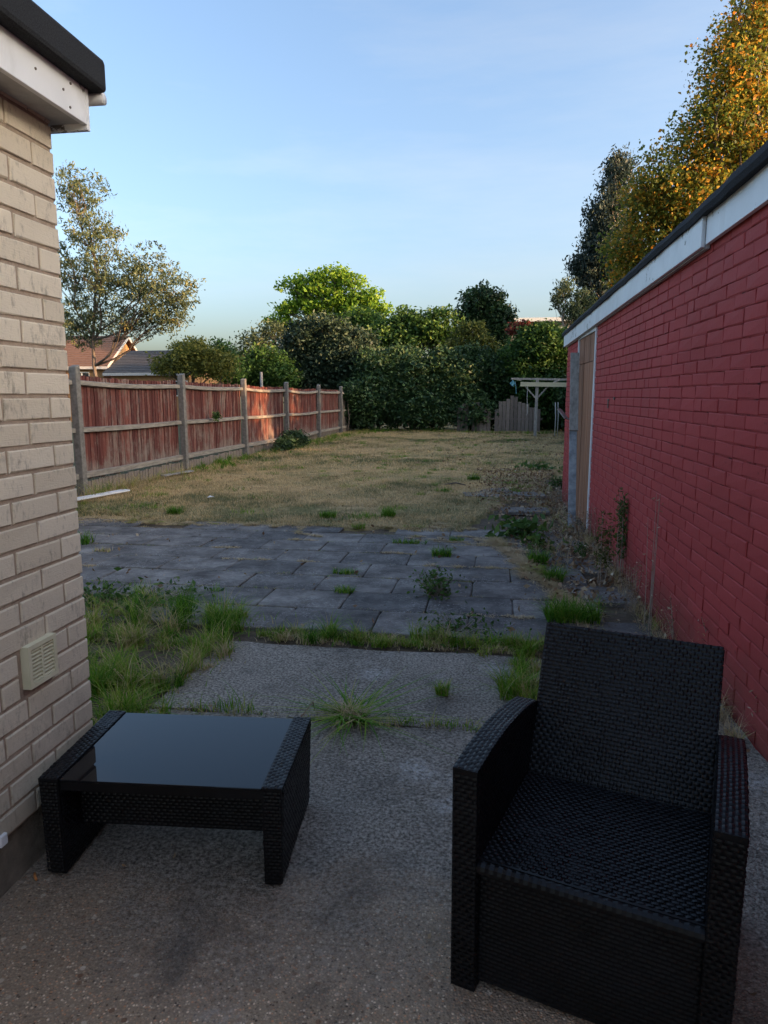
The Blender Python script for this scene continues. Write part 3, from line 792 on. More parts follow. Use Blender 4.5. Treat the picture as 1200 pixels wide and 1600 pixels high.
for k in range(49):
    rx.append((ix0 + (ix1 - ix0) * k / 48, .008, SZ - .018)); rr.append(.0175 if k % 2 else .0158)
s.tube(rx, rr, 10)
s.obj('seat', M['wicker'], chair)
s = MB(); s.box(ix0, ix1, .022, .04, .02, SZ - .037); wpanel(s, (ix0, .022, .02), (ix1 - ix0, 0, 0), (0, 0, SZ - .06), h=.0016); s.obj('front_panel', M['wicker'], chair)
# backrest, leaning back, top edge a little bowed
mb = MB(); b0, b1 = Vector((0, .46, SZ - .02)), Vector((0, .665, .775)); dvn = (b1 - b0); nrm = Vector((0, -dvn.z, dvn.y)).normalized(); thk = .045
def bk(x, t, d): q = b0 + dvn * t - nrm * d; return (x, q.y, q.z)
w0, w1 = 0.0, .012
mb.hexa([bk(ix0, 0, 0), bk(ix1, 0, 0), bk(ix1, 0, thk), bk(ix0, 0, thk), bk(ix0 - .004, 1, 0), bk(ix1 - .004, 1, 0), bk(ix1 - .004, 1, thk), bk(ix0 - .004, 1, thk)])
o_ = Vector(bk(ix0, 0, 0)); wpanel(mb, o_, (ix1 - ix0 - .003, 0, 0), dvn)
wpanel(mb, bk(ix0 - .004, 1, 0), (ix1 - ix0, 0, 0), -nrm * thk)
o_ = Vector(bk(ix1, 0, thk)); wpanel(mb, o_, (-(ix1 - ix0), 0, 0), dvn)
mb.obj('backrest', M['wicker'], chair)
s = MB(); s.box(ix0, ix1, .54, .57, .02, .50); s.obj('rear_panel', M['wicker'], chair)
for (x, y) in ((.03, .03), (CW - .03, .03), (.03, .55), (CW - .03, .55)):
    s = MB(); s.tube([(x, y, -.0), (x, y, .02)], .014, 8); s.obj('foot', M['wicker'], chair)

# coffee table
TW, TD, TH, TS = .755, .475, .335, .062
table = empty('rattan_coffee_table', (-1.352, 1.808, 0), R(4.4), label='low black rattan coffee table with dark glass top beside the cream wall', cat='table')
def side_slab(x0, fl):
    mb = MB(); x1 = x0 + TS; i = .012 * fl
    mb.hexa([(x0 + max(i, 0), .01, .012), (x1 + min(i, 0), .01, .012), (x1 + min(i, 0), TD - .01, .012), (x0 + max(i, 0), TD - .01, .012), (x0, 0, TH), (x1, 0, TH), (x1, TD, TH), (x0, TD, TH)])
    wpanel(mb, (x0 + TS, 0, TH), (0, TD, 0), (-TS, 0, 0))
    wpanel(mb, (x1 + min(i, 0) + .001, .01, .015), (0, TD - .02, 0), (-min(i, 0), 0, TH - .018))
    wpanel(mb, (x0 + max(i, 0) - .001, TD - .01, .015), (0, -(TD - .02), 0), (-max(i, 0), 0, TH - .018))
    wpanel(mb, (x0 + .004, .004, .02), (TS - .008, 0, 0), (0, -.006, TH - .03), h=.0016)
    sl = mb.obj('side_panel', M['wicker'], table)
    for yy in (.04, TD - .04):
        f_ = MB(); f_.tube([(x0 + TS / 2, yy, 0), (x0 + TS / 2, yy, .013)], .013, 8); f_.obj('foot', M['wicker'], table)
side_slab(0, 1); side_slab(TW - TS, -1)
s = MB(); s.box(TS + .002, TW - TS - .002, .004, TD - .004, TH - .012, TH - .004); s.obj('glass_top', M['glass'], table, bevel=.0015)
s = MB(); s.box(TS + .001, TW - TS - .001, .008, .03, TH - .040, TH - .013); s.box(TS + .001, TW - TS - .001, TD - .03, TD - .008, TH - .040, TH - .013); s.obj('rim', M['wicker'], table)
s = MB(); s.box(TS + .001, TW - TS - .001, .12, .14, .115, TH - .013); wpanel(s, (TS + .001, .12, .116), (TW - 2 * TS, 0, 0), (0, 0, TH - .13), h=.0018)
s.box(TS + .001, TW - TS - .001, TD - .09, TD - .07, .115, TH - .013); s.box(TS + .001, TW - TS - .001, .1405, TD - .0905, .115, .13); s.obj('shelf_box', M['wicker'], table)

# ================================================================== BACK OF THE GARDEN
# clothes line frame
cf = empty('clothes_line_frame', (1.43, 26.6, 0), label='timber clothes line post with cross beams near the back hedge', cat='clothes line')
s = MB(); s.bar((0, 0, -.05), (.02, 0, 2.12), .10, .10, up=(0, 1, 0)); s.obj('post', M['greywood'], cf)
s = MB(); s.bar((-.92, .12, 2.10), (1.3, .12, 2.06), .07, .07); s.obj('rail', M['greywood'], cf)
s = MB(); s.bar((-.58, -.09, 1.90), (1.3, -.09, 1.87), .04, .155); s.obj('beam', M['palewood'], cf)
for a, b in (((-.42, -.02, 1.84), (-.02, -.02, 1.40)), ((.42, .02, 1.84), (.03, .02, 1.40)), ((-.55, .12, 2.05), (-.90, .02, 2.1)), ((.85, .12, 2.08), (.5, .0, 1.9))):
    s = MB(); s.bar(a, b, .05, .05); s.obj('brace', M['greywood'], cf)
rp = MB()
for k in range(5):
    ph = k; rp.tube([(-.86 + .10 * math.sin(t * 1.3 + ph) * math.sin(t * .5), .02 * k - .02, 2.05 - .11 * abs(math.sin(t * .9 + ph)) - .02 * t) for t in range(8)], .012, 5)
rp.tube([(-.78, 0, 2.0), (-.74, 0, 1.8), (-.72, 0, 1.55)], .008, 5)
o = rp.obj('blue_rope', M['rope']); o.location = (1.43, 26.58, 0); tag(o, 'tangle of blue rope hanging from the left end of the clothes line frame', 'rope')
rp = MB(); rp.tube([(-.32, -.05, 1.98), (-.33, -.05, 1.4), (-.30, -.05, .85), (-.34, -.05, .78)], .010, 5)
o = rp.obj('hanging_string', M['cord']); o.location = (1.43, 26.55, 0); tag(o, 'thin pale cord hanging down from the clothes line beam', 'cord')
# grey back fence glimpsed under the hedge
bf = empty('back_fence', (0, 0, 0), label='low weathered grey board fence half hidden under the back hedge', cat='fence')
for k in range(22):
    x = -1.6 + k * .155
    if k in (3, 9): continue
    s = MB(); h = .85 + .12 * math.sin(k * .5) + random.uniform(-.05, .05) + (.22 if 10 < k < 16 else 0); s.box(x, x + .14, 29.9, 29.925, -.05, h * 1.25); s.obj('board', M['fencegrey'], bf)
s = MB(); s.box(-1.6, 1.9, 29.926, 29.97, .5, .58); s.obj('rail', M['fencegrey'], bf)
rfn = empty('side_fence', (2.75, 10.8, 0), label='dark board fence beyond the far corner of the red garage', cat='fence')
for k in range(9):
    y = 14.0 + k * 1.85; s = MB(); s.box(-.05, .05, y - 10.85, y - 10.75, -.1, 1.75); s.obj('post', M['post'], rfn)
    if k < 8:
        for j in range(12):
            s = MB(); s.box(.03, .05, y - 10.75 + j * .147, y - 10.75 + j * .147 + .14, .02, 1.62 + random.uniform(-.02, .02)); s.obj('board', M['fencegrey'], rfn)
for (x, y) in ((2.28, 27.2), (2.12, 26.4)):
    s = MB(); s.tube([(0, 0, -.05), (.01, 0, .7), (-.02, 0, 1.25)], .018, 6); o = s.obj('thin_pole', M['cord'], smooth=True); o.location = (x, y, 0)
    tag(o, ('pale thin pole standing nearest the garage corner by the hedge' if x > 2.2 else 'pale thin pole just left of another beside the hedge'), 'pole')
s = MB(); s.tube([(0, 0, -.05), (0, 0, 2.25)], .045, 7); o = s.obj('wooden_stake', M['greywood'], smooth=True); o.location = (-7.6, 22.6, 0)
tag(o, 'short wooden stake top showing behind the red fence', 'stake')

# houses beyond the fence
def gable_house(name, loc, rz, w, d, h, rh, wall, roof, label, windows=(), ridge_x=True):
    r_ = empty(name, loc, rz, label=label, cat='house')
    s = MB(); s.box(-w / 2, w / 2, -d / 2, d / 2, -.1, h)
    s.add([(-w / 2, -d / 2, h), (-w / 2, d / 2, h), (-w / 2, 0, h + rh)], [(0, 1, 2)]); s.add([(w / 2, -d / 2, h), (w / 2, 0, h + rh), (w / 2, d / 2, h)], [(0, 1, 2)])
    wo_ = s.obj('wall', M[wall], r_)
    s = MB(); t = .12; ov = .35; n = 14
    for sg in (-1, 1):
        for k in range(n):
            f0, f1 = k / n, (k + 1) / n
            y0 = sg * (d / 2 + ov) * (1 - f0); y1 = sg * (d / 2 + ov) * (1 - f1); e = rh / (d / 2)
            z0 = h + rh - e * abs(y0) + .02; z1 = h + rh - e * abs(y1) + .02
            s.hexa([(-w / 2 - ov, y0, z0), (w / 2 + ov, y0, z0), (w / 2 + ov, y1, z1 - .03), (-w / 2 - ov, y1, z1 - .03), (-w / 2 - ov, y0, z0 + t), (w / 2 + ov, y0, z0 + t), (w / 2 + ov, y1, z1 + t - .04), (-w / 2 - ov, y1, z1 + t - .04)])
    s.obj('roof', M[roof], r_)
    s = MB(); e = rh / (d / 2)
    for sg in (-1, 1):
        s.bar((w / 2 + ov + .01, sg * (d / 2 + ov), h - e * ov), (w / 2 + ov + .01, 0, h + rh), .05, .16)
        s.box(-w / 2 - ov, w / 2 + ov, sg * (d / 2 + ov) - .04, sg * (d / 2 + ov) + .04, h - e * ov - .08, h - e * ov + .08)
    s.obj('bargeboard', M['soffit'], r_)
    for (x, z, ww, hh) in windows:
        q = MB(); q.box(x - ww / 2, x + ww / 2, -d / 2 - .03, -d / 2 + .02, z - hh / 2, z + hh / 2); f_ = q.obj('window', M['farwhite'], r_)
        for k in range(2):
            q = MB(); q.box(x - ww / 2 + .06 + k * ww / 2, x - .04 + k * ww / 2, -d / 2 - .04, -d / 2 - .031, z - hh / 2 + .07, z + hh / 2 - .07); q.obj('pane', M['darkpane'], f_)
    return r_
gable_house('brick_house', (-28.4, 43, 0), R(10), 9, 7.5, 3.3, 1.9, 'brickfar', 'tilebrown', 'sunlit yellow brick house with brown tiled roof behind the gum tree', ((-2, 2.4, 1.2, 1.0), (1.2, 2.4, 1.4, 1.0), (3.2, 2.4, .9, 1.0)))
gable_house('brick_bungalow', (-19.9, 42, 0), R(-4), 5.0, 5, 2.9, 1.25, 'brickfar', 'tiledark', 'low brick house with dark grey roof between gum tree and bushes', ((-.8, 1.9, 1.0, .9), (1.8, 1.9, 1.2, .9)))
gable_house('sun_block_house', (17.0, 1.6, 0), R(90), 15.5, 9, 6.4, 2.6, 'brickfar', 'tilebrown', 'unseen two storey brick house added to the right of the garage to block the sun', ((-4, 3.6, 1.4, 1.1), (4, 3.6, 1.4, 1.1)))  # added out of view to keep low sun off the cream house
bb = empty('flat_roofed_building', (2.3, 62, 0), label='distant flat roofed building edge above the bushes left of the garage', cat='building')
s = MB(); s.box(-3.2, 4.5, 0, 8, -.1, 7.55); s.obj('wall', M['plinth'], bb)
s = MB(); s.box(-3.6, 4.9, -.5, 8.4, 7.56, 7.86); s.obj('roof', M['farwhite'], bb)
for k in range(4):
    q = MB(); q.box(-2.6 + k * 1.8, -1.4 + k * 1.8, -.03, .02, 5.9, 7.1); f_ = q.obj('window', M['farwhite'], bb)
    q = MB(); q.box(-2.5 + k * 1.8, -1.5 + k * 1.8, -.04, -.031, 6.0, 7.0); q.obj('pane', M['darkpane'], f_)

# ================================================================== TREES AND BUSHES
def px(x, y, Y):          # used once to lay trees out: bearing and height to a point at depth Y
    f, P_, W_ = 1105., R(9.34), R(8.92)
    fw = Vector((-math.sin(W_) * math.cos(P_), math.cos(W_) * math.cos(P_), -math.sin(P_))); rt = Vector((math.cos(W_), math.sin(W_), 0)); up = rt.cross(fw)
    r_ = rt * (x - 600) + up * (800 - y) + fw * f; t = Y / r_.y
    return Vector((0, 0, 1.487)) + r_ * t
def B(lst, dz=1.):        # (px, py, rx_px, ry_px, depth Y) -> ellipsoids
    out = []
    for (x, y, rx, ry, Y) in lst:
        c = px(x, y, Y); k = Y / 1090.
        out.append((c.x, c.y, c.z, rx * k, (rx + ry) * .5 * k * dz, ry * k))
    return out
def base_at(x, Y): c = px(x, 600, Y); return (c.x, Y, -.05)

tree('gum_tree', 'tall airy gum tree with sparse olive leaves behind the red fence on the left', 'tree', base_at(165, 24),
     B([(128, 300, 45, 42, 24), (150, 365, 48, 40, 23.6), (115, 420, 55, 45, 24.5), (180, 440, 55, 55, 24), (235, 425, 42, 42, 24), (285, 462, 32, 34, 23.8), (260, 500, 38, 24, 24), (130, 500, 62, 48, 24.3), (205, 505, 40, 30, 24), (240, 470, 40, 38, 23.6)]),
     L['gum'], .85, .125, .085, 'bark', .20, 16, aspect=.33, droop=.7, shell=.45, twigs=3)
tree('sunlit_shrub', 'yellow green shrub with orange tips just behind the red fence', 'bush', base_at(300, 19.5),
     B([(300, 562, 42, 26, 19.5), (335, 568, 34, 22, 19.5), (262, 572, 26, 18, 19.5), (300, 545, 34, 14, 19.8)]), L['yellow'], 3.6, .085, .05, clump=.2, tshift=.16)  # leaf tint raised to stand in for sunlight on the shrub
tree('slender_shrub', 'dark upright shrub tips poking above the fence', 'bush', base_at(350, 21), B([(345, 555, 20, 26, 21), (365, 572, 16, 20, 21)]), L['mid'], 3, .10, .05, clump=.2)
tree('loose_grey_tree', 'thin grey leaved small tree beyond the fence left of the big bush', 'tree', base_at(405, 38),
     B([(405, 535, 30, 28, 38), (375, 555, 22, 18, 38), (430, 520, 22, 18, 38), (392, 575, 30, 20, 38)]), L['gum'], 1.6, .17, .09, 'bark', .4, 18, shell=.4, tshift=-.1)
tree('round_dark_bush', 'rounded dark green bush behind the fence below the grey leaved tree', 'bush', base_at(415, 30), B([(414, 572, 34, 30, 30), (440, 585, 26, 24, 30), (390, 590, 30, 22, 30), (355, 585, 26, 16, 29)]), L['mid'], 5, .13, .09, clump=.3, tshift=-.1)
tree('lime_tree', 'bright yellow green spreading tree, tallest over the back hedge', 'tree', base_at(530, 45),
     B([(462, 446, 24, 11, 45), (490, 433, 22, 8, 45), (525, 430, 30, 10, 45), (552, 442, 22, 10, 44.6), (505, 452, 34, 12, 44.6), (572, 462, 24, 10, 44.5), (540, 466, 30, 12, 44.5), (478, 468, 30, 12, 45), (592, 484, 20, 9, 44.5), (452, 484, 24, 10, 45), (558, 488, 34, 12, 44.4), (505, 482, 44, 14, 45), (440, 505, 22, 14, 45), (530, 508, 60, 16, 45)]), L['lime'], 3.4, .22, .22, clump=.42, per=26, aspect=.55, tshift=.06)
tree('grey_green_bush', 'large dull grey green bush rising behind the end of the red fence', 'bush', base_at(510, 32),
     B([(505, 530, 55, 34, 32), (470, 560, 40, 36, 32), (540, 560, 42, 38, 31.5), (500, 600, 60, 45, 32), (560, 545, 26, 28, 32)]), L['greyg'], 5, .16, .14, clump=.35, tshift=-.06, shell=.72)
tree('mid_green_tree', 'mid green leafy tree in the middle behind the dark hedge', 'tree', base_at(640, 38),
     B([(605, 522, 28, 22, 38), (628, 496, 16, 10, 38), (652, 506, 22, 12, 38), (686, 492, 20, 9, 38), (672, 512, 24, 12, 37.6), (640, 530, 40, 16, 38), (690, 535, 26, 16, 38), (588, 548, 30, 26, 38), (708, 520, 12, 14, 38), (566, 498, 26, 12, 39), (584, 508, 16, 10, 38.6)]), L['mid'], 4.5, .2, .16, clump=.42, aspect=.5, tshift=.05)
tree('ivy_clad_tree', 'tall dark ivy covered tree standing above the hedge to the right of centre', 'tree', base_at(768, 40),
     B([(755, 470, 30, 22, 40), (740, 492, 28, 18, 40), (778, 490, 22, 20, 40), (765, 515, 28, 20, 40), (785, 510, 14, 22, 40), (780, 545, 14, 30, 40)]), L['dark'], 5, .2, .2, clump=.36, tshift=-.08, shell=.7)
tree('yellow_green_shrub', 'yellow green shrub below the ivy covered tree', 'bush', base_at(738, 35),
     B([(735, 520, 26, 16, 35), (750, 540, 22, 22, 35), (715, 545, 18, 22, 35), (765, 555, 14, 12, 35)]), L['yellow'], 3.5, .17, .09, clump=.3)
tree('red_leaved_shrub', 'small red leaved shrub top beside the distant flat roof', 'bush', base_at(818, 36), B([(818, 510, 14, 7, 36), (805, 515, 10, 7, 36)]), L['redl'], 3, .14, .07, clump=.22)
tree('laurel_bush', 'broad dark green bush behind the clothes line frame', 'bush', base_at(845, 31),
     B([(850, 545, 42, 32, 31), (820, 565, 34, 30, 31), (880, 560, 34, 40, 31.5), (850, 600, 50, 40, 31), (845, 525, 34, 16, 31), (900, 600, 30, 50, 32), (850, 645, 45, 26, 31), (895, 645, 30, 30, 31), (810, 640, 30, 30, 31.5)]), L['mid'], 6, .15, .12, clump=.3, tshift=-.13, shell=.72)
# main hedge: several bushes
hs = [('hedge_bush', 'dark hedge bush at the end of the red fence', [(590, 585, 34, 36, 30.5), (572, 630, 42, 38, 30.2), (612, 566, 22, 22, 31), (612, 625, 30, 40, 30.4)]),
      ('hedge_bush', 'dark hedge bush in the middle of the back hedge', [(645, 600, 36, 40, 30.6), (662, 640, 46, 30, 30.2), (690, 570, 24, 24, 31), (640, 562, 20, 18, 31.3), (695, 615, 30, 36, 30.8)]),
      ('hedge_bush', 'dark hedge bush just left of the grey back fence boards', [(722, 602, 32, 42, 31), (738, 645, 36, 26, 30.5), (752, 578, 26, 32, 31.4), (728, 560, 18, 18, 31.6)]),
      ('hedge_bush', 'dark hedge bush hanging over the grey back fence boards', [(786, 584, 30, 34, 31.5), (800, 625, 34, 40, 32), (768, 622, 30, 42, 32), (800, 562, 20, 16, 31.8)])]
for nm, lb, bl in hs:
    tree(nm, lb, 'bush', base_at(bl[0][0], bl[0][4]), B(bl), L['dark'], 6.5, .14, .09, clump=.3, tshift=.10, group='dark bushes forming the back hedge', shell=.75)
tree('ivy_clump', 'ivy spilling over the last fence post', 'bush', (-6.1, 29.0, 0), [(-6.0, 28.9, 1.7, .35, .4, .35), (-5.9, 29.4, 1.0, .35, .4, .8)], L['dark'], 5, .11, .04, clump=.18)
tree('fence_foot_bush', 'small dark bush growing at the foot of the red fence', 'bush', (-5.75, 20.0, 0), [(-5.75, 19.9, .22, .30, .7, .28), (-5.6, 18.6, .14, .25, .6, .2)], L['dark'], 5, .07, .02, clump=.12)
tree('fence_sprig', 'little green sprig sprouting through the second fence bay', 'sprig', (-6.06, 14.75, .95), [(-6.0, 14.75, 1.05, .07, .12, .1)], L['mid'], 3, .05, .006, clump=.05, per=9)
# right side
tree('blue_gum', 'tall dark blue grey gum tree left of the orange leaved tree', 'tree', base_at(955, 38),
     B([(968, 275, 22, 36, 38), (955, 335, 36, 40, 38), (938, 385, 32, 36, 38), (965, 400, 34, 44, 38), (925, 425, 26, 26, 38), (950, 465, 40, 36, 38), (905, 415, 16, 16, 38)]), L['gumdark'], 3, .2, .2, 'palebark', .4, 26, aspect=.35, droop=.8, shell=.5)
tree('small_gum', 'small sparse gum with drooping leaves above the far garage corner', 'tree', base_at(900, 34),
     B([(880, 455, 14, 20, 34), (895, 485, 20, 20, 34), (912, 465, 16, 18, 34), (870, 470, 8, 12, 34), (915, 500, 24, 20, 34)]), L['gum'], 1.7, .15, .08, 'palebark', .25, 16, aspect=.35, droop=.8, shell=.4, tshift=-.1)
tree('autumn_tree', 'large tree turning orange and gold towering over the red garage', 'tree', (5.3, 17.5, 0),
     B([(1010, 320, 34, 44, 17), (985, 400, 36, 50, 17.4), (1045, 290, 50, 55, 16.8), (1045, 390, 55, 60, 17), (1110, 200, 50, 50, 16.6), (1100, 320, 60, 70, 17), (1150, 110, 50, 60, 16.6), (1185, 30, 45, 60, 16.8), (1180, 210, 60, 70, 17), (1230, 100, 60, 80, 17.5), (1240, 250, 60, 80, 18), (1150, 290, 60, 50, 18.5), (1260, -20, 70, 80, 18), (1010, 470, 60, 40, 18.0), (1110, 420, 70, 60, 18)]),
     L['autumn'], 2.0, .070, .24, 'bark', .26, 26, aspect=.7, shell=.55, tshift=.10)
# hedge along the right boundary, hidden by the garage from here except for its far end; filled to shade the fence, gap left for sun
hb_ = [(3.9 + .3 * math.sin(y), y, 1.3, 1.0, 1.2, 1.5 + .25 * math.sin(y * 1.7)) for y in (11.5, 13.2, 15.0, 19.6, 21.5, 23.4, 25.4, 27.4, 29.6)]
tree('boundary_hedge', 'dark hedge along the right boundary beyond the garage, shaped to shade the lawn', 'hedge', (4.0, 20, 0), hb_, L['dark'], 5, .16, .1, clump=.34, shell=.7)
for i_, (x, y, z, r_) in enumerate(((13, 24.3, 4.2, 3.2), (14, 32, 4.6, 3.4), (12, 11.6, 4.2, 2.2), (12.5, 20.3, 4.0, 2.3), (15, 41, 4.4, 3.2))):  # unseen trees added to shade the lawn and the far fence bays
    tree('shade_tree', ['added round shade tree behind the garage roof beyond the hedge', 'added farther round shade tree beyond the right boundary hedge', 'added round shade tree right behind the red garage', 'added low bushy shade tree behind the orange tree', 'added farthest round shade tree on the right boundary'][i_], 'tree', (x, y, 0),
         [(x, y, z, r_, r_, z * .85), (x + 1.2, y + 1.4, z * .7, r_ * .8, r_ * .8, z * .65)], L['mid'], 4.5, .32, .2, clump=.6, per=26, group='added shade trees beyond the right boundary', shell=.6)

tree('dapple_tree', 'thin gappy small tree added to dapple the sun between the round trees beyond the right hedge', 'tree', (12.2, 15.3, 0), [(12.2, 14.6, 3.8, 1.3, 1.3, 1.6), (12.3, 16.9, 4.6, 1.3, 1.3, 1.8)], L['mid'], 1.7, .30, .1, clump=.35, per=22, shell=.3)  # unseen sparse tree added to break the sun on the fence into spots
# ================================================================== GROUND COVER
def pick(n, x0, x1, y0, y1): return RNG.uniform(x0, x1, n), RNG.uniform(y0, y1, n)
def stuff(o): o['kind'] = 'stuff'; return o
# lawn blades: dense near, thinner far
def lawn_blades(name, n, y0, y1, h, w):
    x, y = pick(n, -6.05, 4.3, y0, y1); z = lawn_z(x, y); k = z > -.02
    k &= ~((x > -.2) & (y < 13) & (RNG.random(n) < .75)) ; x, y, z = x[k], y[k], z[k]
    gr = sn(x, y, 21, .9) * .5 + sn(x, y, 22, 3.3) * .35
    edge = np.exp(-(x + 6.0) * 1.0) * .5 + np.exp(-np.abs(y - 30) / 1.6) * .5
    bare = RNG.random(len(x)) < np.clip(sn(x, y, 77, 1.6) * 1.2 - .25, 0, .8); x, y, z, gr, edge = x[~bare], y[~bare], z[~bare], gr[~bare], edge[~bare]
    t = .60 - .85 * np.clip(gr - .02, -.18, .6) - .5 * edge * RNG.random(len(x)) + .18 * RNG.normal(size=len(x))
    H = h * (1 + .5 * np.clip(gr, -1, 1) + 1.3 * edge)
    stuff(blades(name, np.stack([x, y, z], 1), H, 1.1, w, t.clip(0, 1), L['drygrass'], seg=2))
lawn_blades('lawn_grass', 150000, 7.6, 14, .042, .006)
lawn_blades('lawn_grass', 130000, 14, 31, .05, .011)
def patch(name, cx, cy, n, sx, sy, h, lean, w, t0, ts, z=0., mat='grass', rot=0., seg=3):
    a = RNG.normal(size=(n, 2)).clip(-1.5, 1.5) * np.array([sx, sy]); c, s_ = math.cos(rot), math.sin(rot)
    x = cx + a[:, 0] * c - a[:, 1] * s_; y = cy + a[:, 0] * s_ + a[:, 1] * c
    P = np.stack([x, y, np.full(n, z)], 1)
    return blades(name, P, h, lean, w, (t0 + ts * RNG.normal(size=n)).clip(0, 1), L[mat], seg=seg)
# weed line along the joint between concrete and patio
def strip(name, pts, n, spread, h, t0, ts, w=.006, lean=.9, z=-.01, mat='grass'):
    pts = np.array(pts, float); d = np.hypot(*np.diff(pts, axis=0).T); cum = np.concatenate([[0], np.cumsum(d)])
    u = RNG.random(n) * cum[-1]; x = np.interp(u, cum, pts[:, 0]); y = np.interp(u, cum, pts[:, 1])
    nc = max(3, int(cum[-1] / .055)); uc = RNG.random(nc) * cum[-1]; ox = RNG.normal(size=(nc, 2)) * spread; hc = RNG.random(nc) ** 1.4 * 1.3 + .35; tc = RNG.normal(size=nc) * .15
    ci = RNG.integers(0, nc, n); cl = RNG.random(n) < .72
    u = np.where(cl, np.clip(uc[ci] + RNG.normal(size=n) * .022, 0, cum[-1]), u); x = np.interp(u, cum, pts[:, 0]); y = np.interp(u, cum, pts[:, 1])
    hk = np.where(cl, hc[ci], .6); tk = np.where(cl, tc[ci], .08)
    x = x + np.where(cl, ox[ci, 0] + RNG.normal(size=n) * .014, RNG.normal(size=n) * spread); y = y + np.where(cl, ox[ci, 1] + RNG.normal(size=n) * .014, RNG.normal(size=n) * spread)
    hh = h * hk * (.7 + .5 * np.clip(.5 + .5 * sn(u, u * 0, 33, 3.), 0, 1)); t = t0 + tk + .12 * sn(u, u * 0, 35, 5.) + ts * .7 * RNG.normal(size=len(x))
    return stuff(blades(name, np.stack([x, y, np.full(len(x), z)], 1), hh, lean, w, t.clip(0, 1), L[mat]))
strip('joint_grass', [(-1.4, 4.12), (-.6, 4.12), (.1, 4.16), (.9, 4.12)], 3600, .05, .085, .42, .18)
strip('joint_grass', [(-1.4, 4.10), (.9, 4.12)], 1600, .06, .05, .75, .15)
strip('joint_grass', [(.20, 3.02), (.2, 3.6), (.22, 4.15)], 1700, .035, .10, .45, .18)
strip('joint_grass', [(-1.5, 3.035), (.2, 3.035)], 500, .018, .05, .5, .2)
strip('joint_grass', [(-2.9, 4.5), (-2.2, 4.4), (-1.5, 4.25)], 1500, .13, .12, .42, .2, .007)
strip('joint_grass', [(-2.5, 4.0), (-1.9, 3.9), (-1.62, 3.8), (-1.7, 3.2), (-1.64, 2.6)], 2300, .09, .12, .52, .22, .007)
strip('joint_grass', [(-2.4, 3.6), (-1.9, 3.4), (-1.68, 2.9), (-1.66, 2.4)], 900, .07, .14, .5, .2, .008, 1.3)
strip('joint_grass', [(-3.6, 4.2), (-2.6, 3.8), (-2.3, 3.0)], 1800, .25, .10, .62, .2, .007)
for (x_, y_, n_, h_, t_, sp_) in ((-2.05, 4.35, 900, .20, .26, .16), (-1.75, 4.2, 700, .20, .30, .11), (-2.55, 4.3, 700, .16, .62, .18), (-2.2, 3.75, 700, .17, .55, .16), (-1.95, 3.3, 500, .19, .45, .10), (-1.72, 2.85, 360, .22, .36, .06), (-.95, 4.13, 420, .13, .36, .07), (-.30, 4.15, 420, .10, .40, .10), (.05, 4.17, 380, .12, .38, .07), (.21, 3.5, 320, .12, .34, .04), (.23, 3.2, 260, .10, .42, .05), (.55, 4.2, 300, .11, .36, .08), (-2.4, 4.8, 500, .12, .34, .2)):
    n_ = int(n_ * .6); t_ += .07; nc_ = 6; cc = RNG.normal(size=(nc_, 2)) * sp_; ci_ = RNG.integers(0, nc_, n_)
    P_ = np.stack([x_ + cc[ci_, 0] + RNG.normal(size=n_) * .022, y_ + cc[ci_, 1] * .8 + RNG.normal(size=n_) * .022, np.full(n_, -.015)], 1)
    hm = (.55 + .7 * RNG.random(nc_))[ci_]; tm = (RNG.normal(size=nc_) * .12)[ci_]
    stuff(blades('long_grass', P_, h_ * hm, .9, .0065, (t_ + tm + .12 * RNG.normal(size=n_)).clip(0, 1), L['grass']))
# straw creeping over the patio edges
strip('straw', [(-.1, 7.3), (.22, 6.6), (.40, 5.7), (.58, 5.1), (.66, 4.8)], 12000, .055, .04, .92, .08, .006, 2.4, .014)
strip('straw', [(-5.5, 7.7), (-3, 7.75), (-1, 7.9), (-.3, 7.8)], 12000, .08, .035, .84, .12, .005, 2.0, .010)
strip('straw', [(-2.2, 7.9), (-2.1, 7.3), (-1.8, 7.2)], 1500, .03, .02, .85, .1, .004, 2.2, .012)
strip('straw', [(-.9, 7.3), (-.2, 7.0), (.2, 7.05)], 1800, .05, .02, .85, .1, .004, 2.2, .012)
strip('straw', [(.45, 4.9), (.8, 4.2), (1.0, 3.8)], 900, .05, .05, .8, .12, .004, 1.8, .0)
for k in range(16):
    x_ = random.uniform(-4.6, .2); j = random.randrange(1, 8); strip('joint_straw', [(x_, 4.232 + j * .455), (x_ + random.uniform(.15, .5), 4.232 + j * .455)], 240, .014, .02, .93, .07, .006, 2.2, .008)
for j in range(8):   # fine grass in the slab joints
    strip('joint_straw', [(-5, 4.232 + j * .455), (.9, 4.232 + j * .455)], 1100, .009, .02, .72, .25, .004, 1.8, .0)
# dead stalks and litter by the garage
def litter(name, n, xs, ys, size, zf=.012, t0=.5, dens=None):
    x, y = pick(n, *xs, *ys)
    if dens is not None: k = RNG.random(n) < dens(x, y); x, y = x[k], y[k]
    m = len(x); P = np.stack([x, y, zf + np.abs(RNG.normal(size=m)) * .012], 1)
    o = leaves(name, P, size, (t0 + .25 * RNG.normal(size=m)).clip(0, 1), L['litter'], aspect=.6); return stuff(o)
litter('leaf_litter', 9000, (-.5, 1.1), (5.0, 14.5), .042, .03, .55, lambda x, y: np.clip((x - .05 + .12 * (y - 7)) * 1.6, 0, 1) * (.35 + .65 * (sn(x, y, 41, 3) > 0)))
litter('leaf_litter', 2500, (-2.5, 2.6), (14, 29), .05, .035, .6, lambda x, y: np.clip((x + 2.5) / 4.5, 0, 1))
litter('leaf_litter', 380, (-5.0, .6), (4.2, 13), .035, .02, .5)
litter('leaf_litter', 260, (.7, 1.13), (2.6, 6.0), .022, .006, .5)
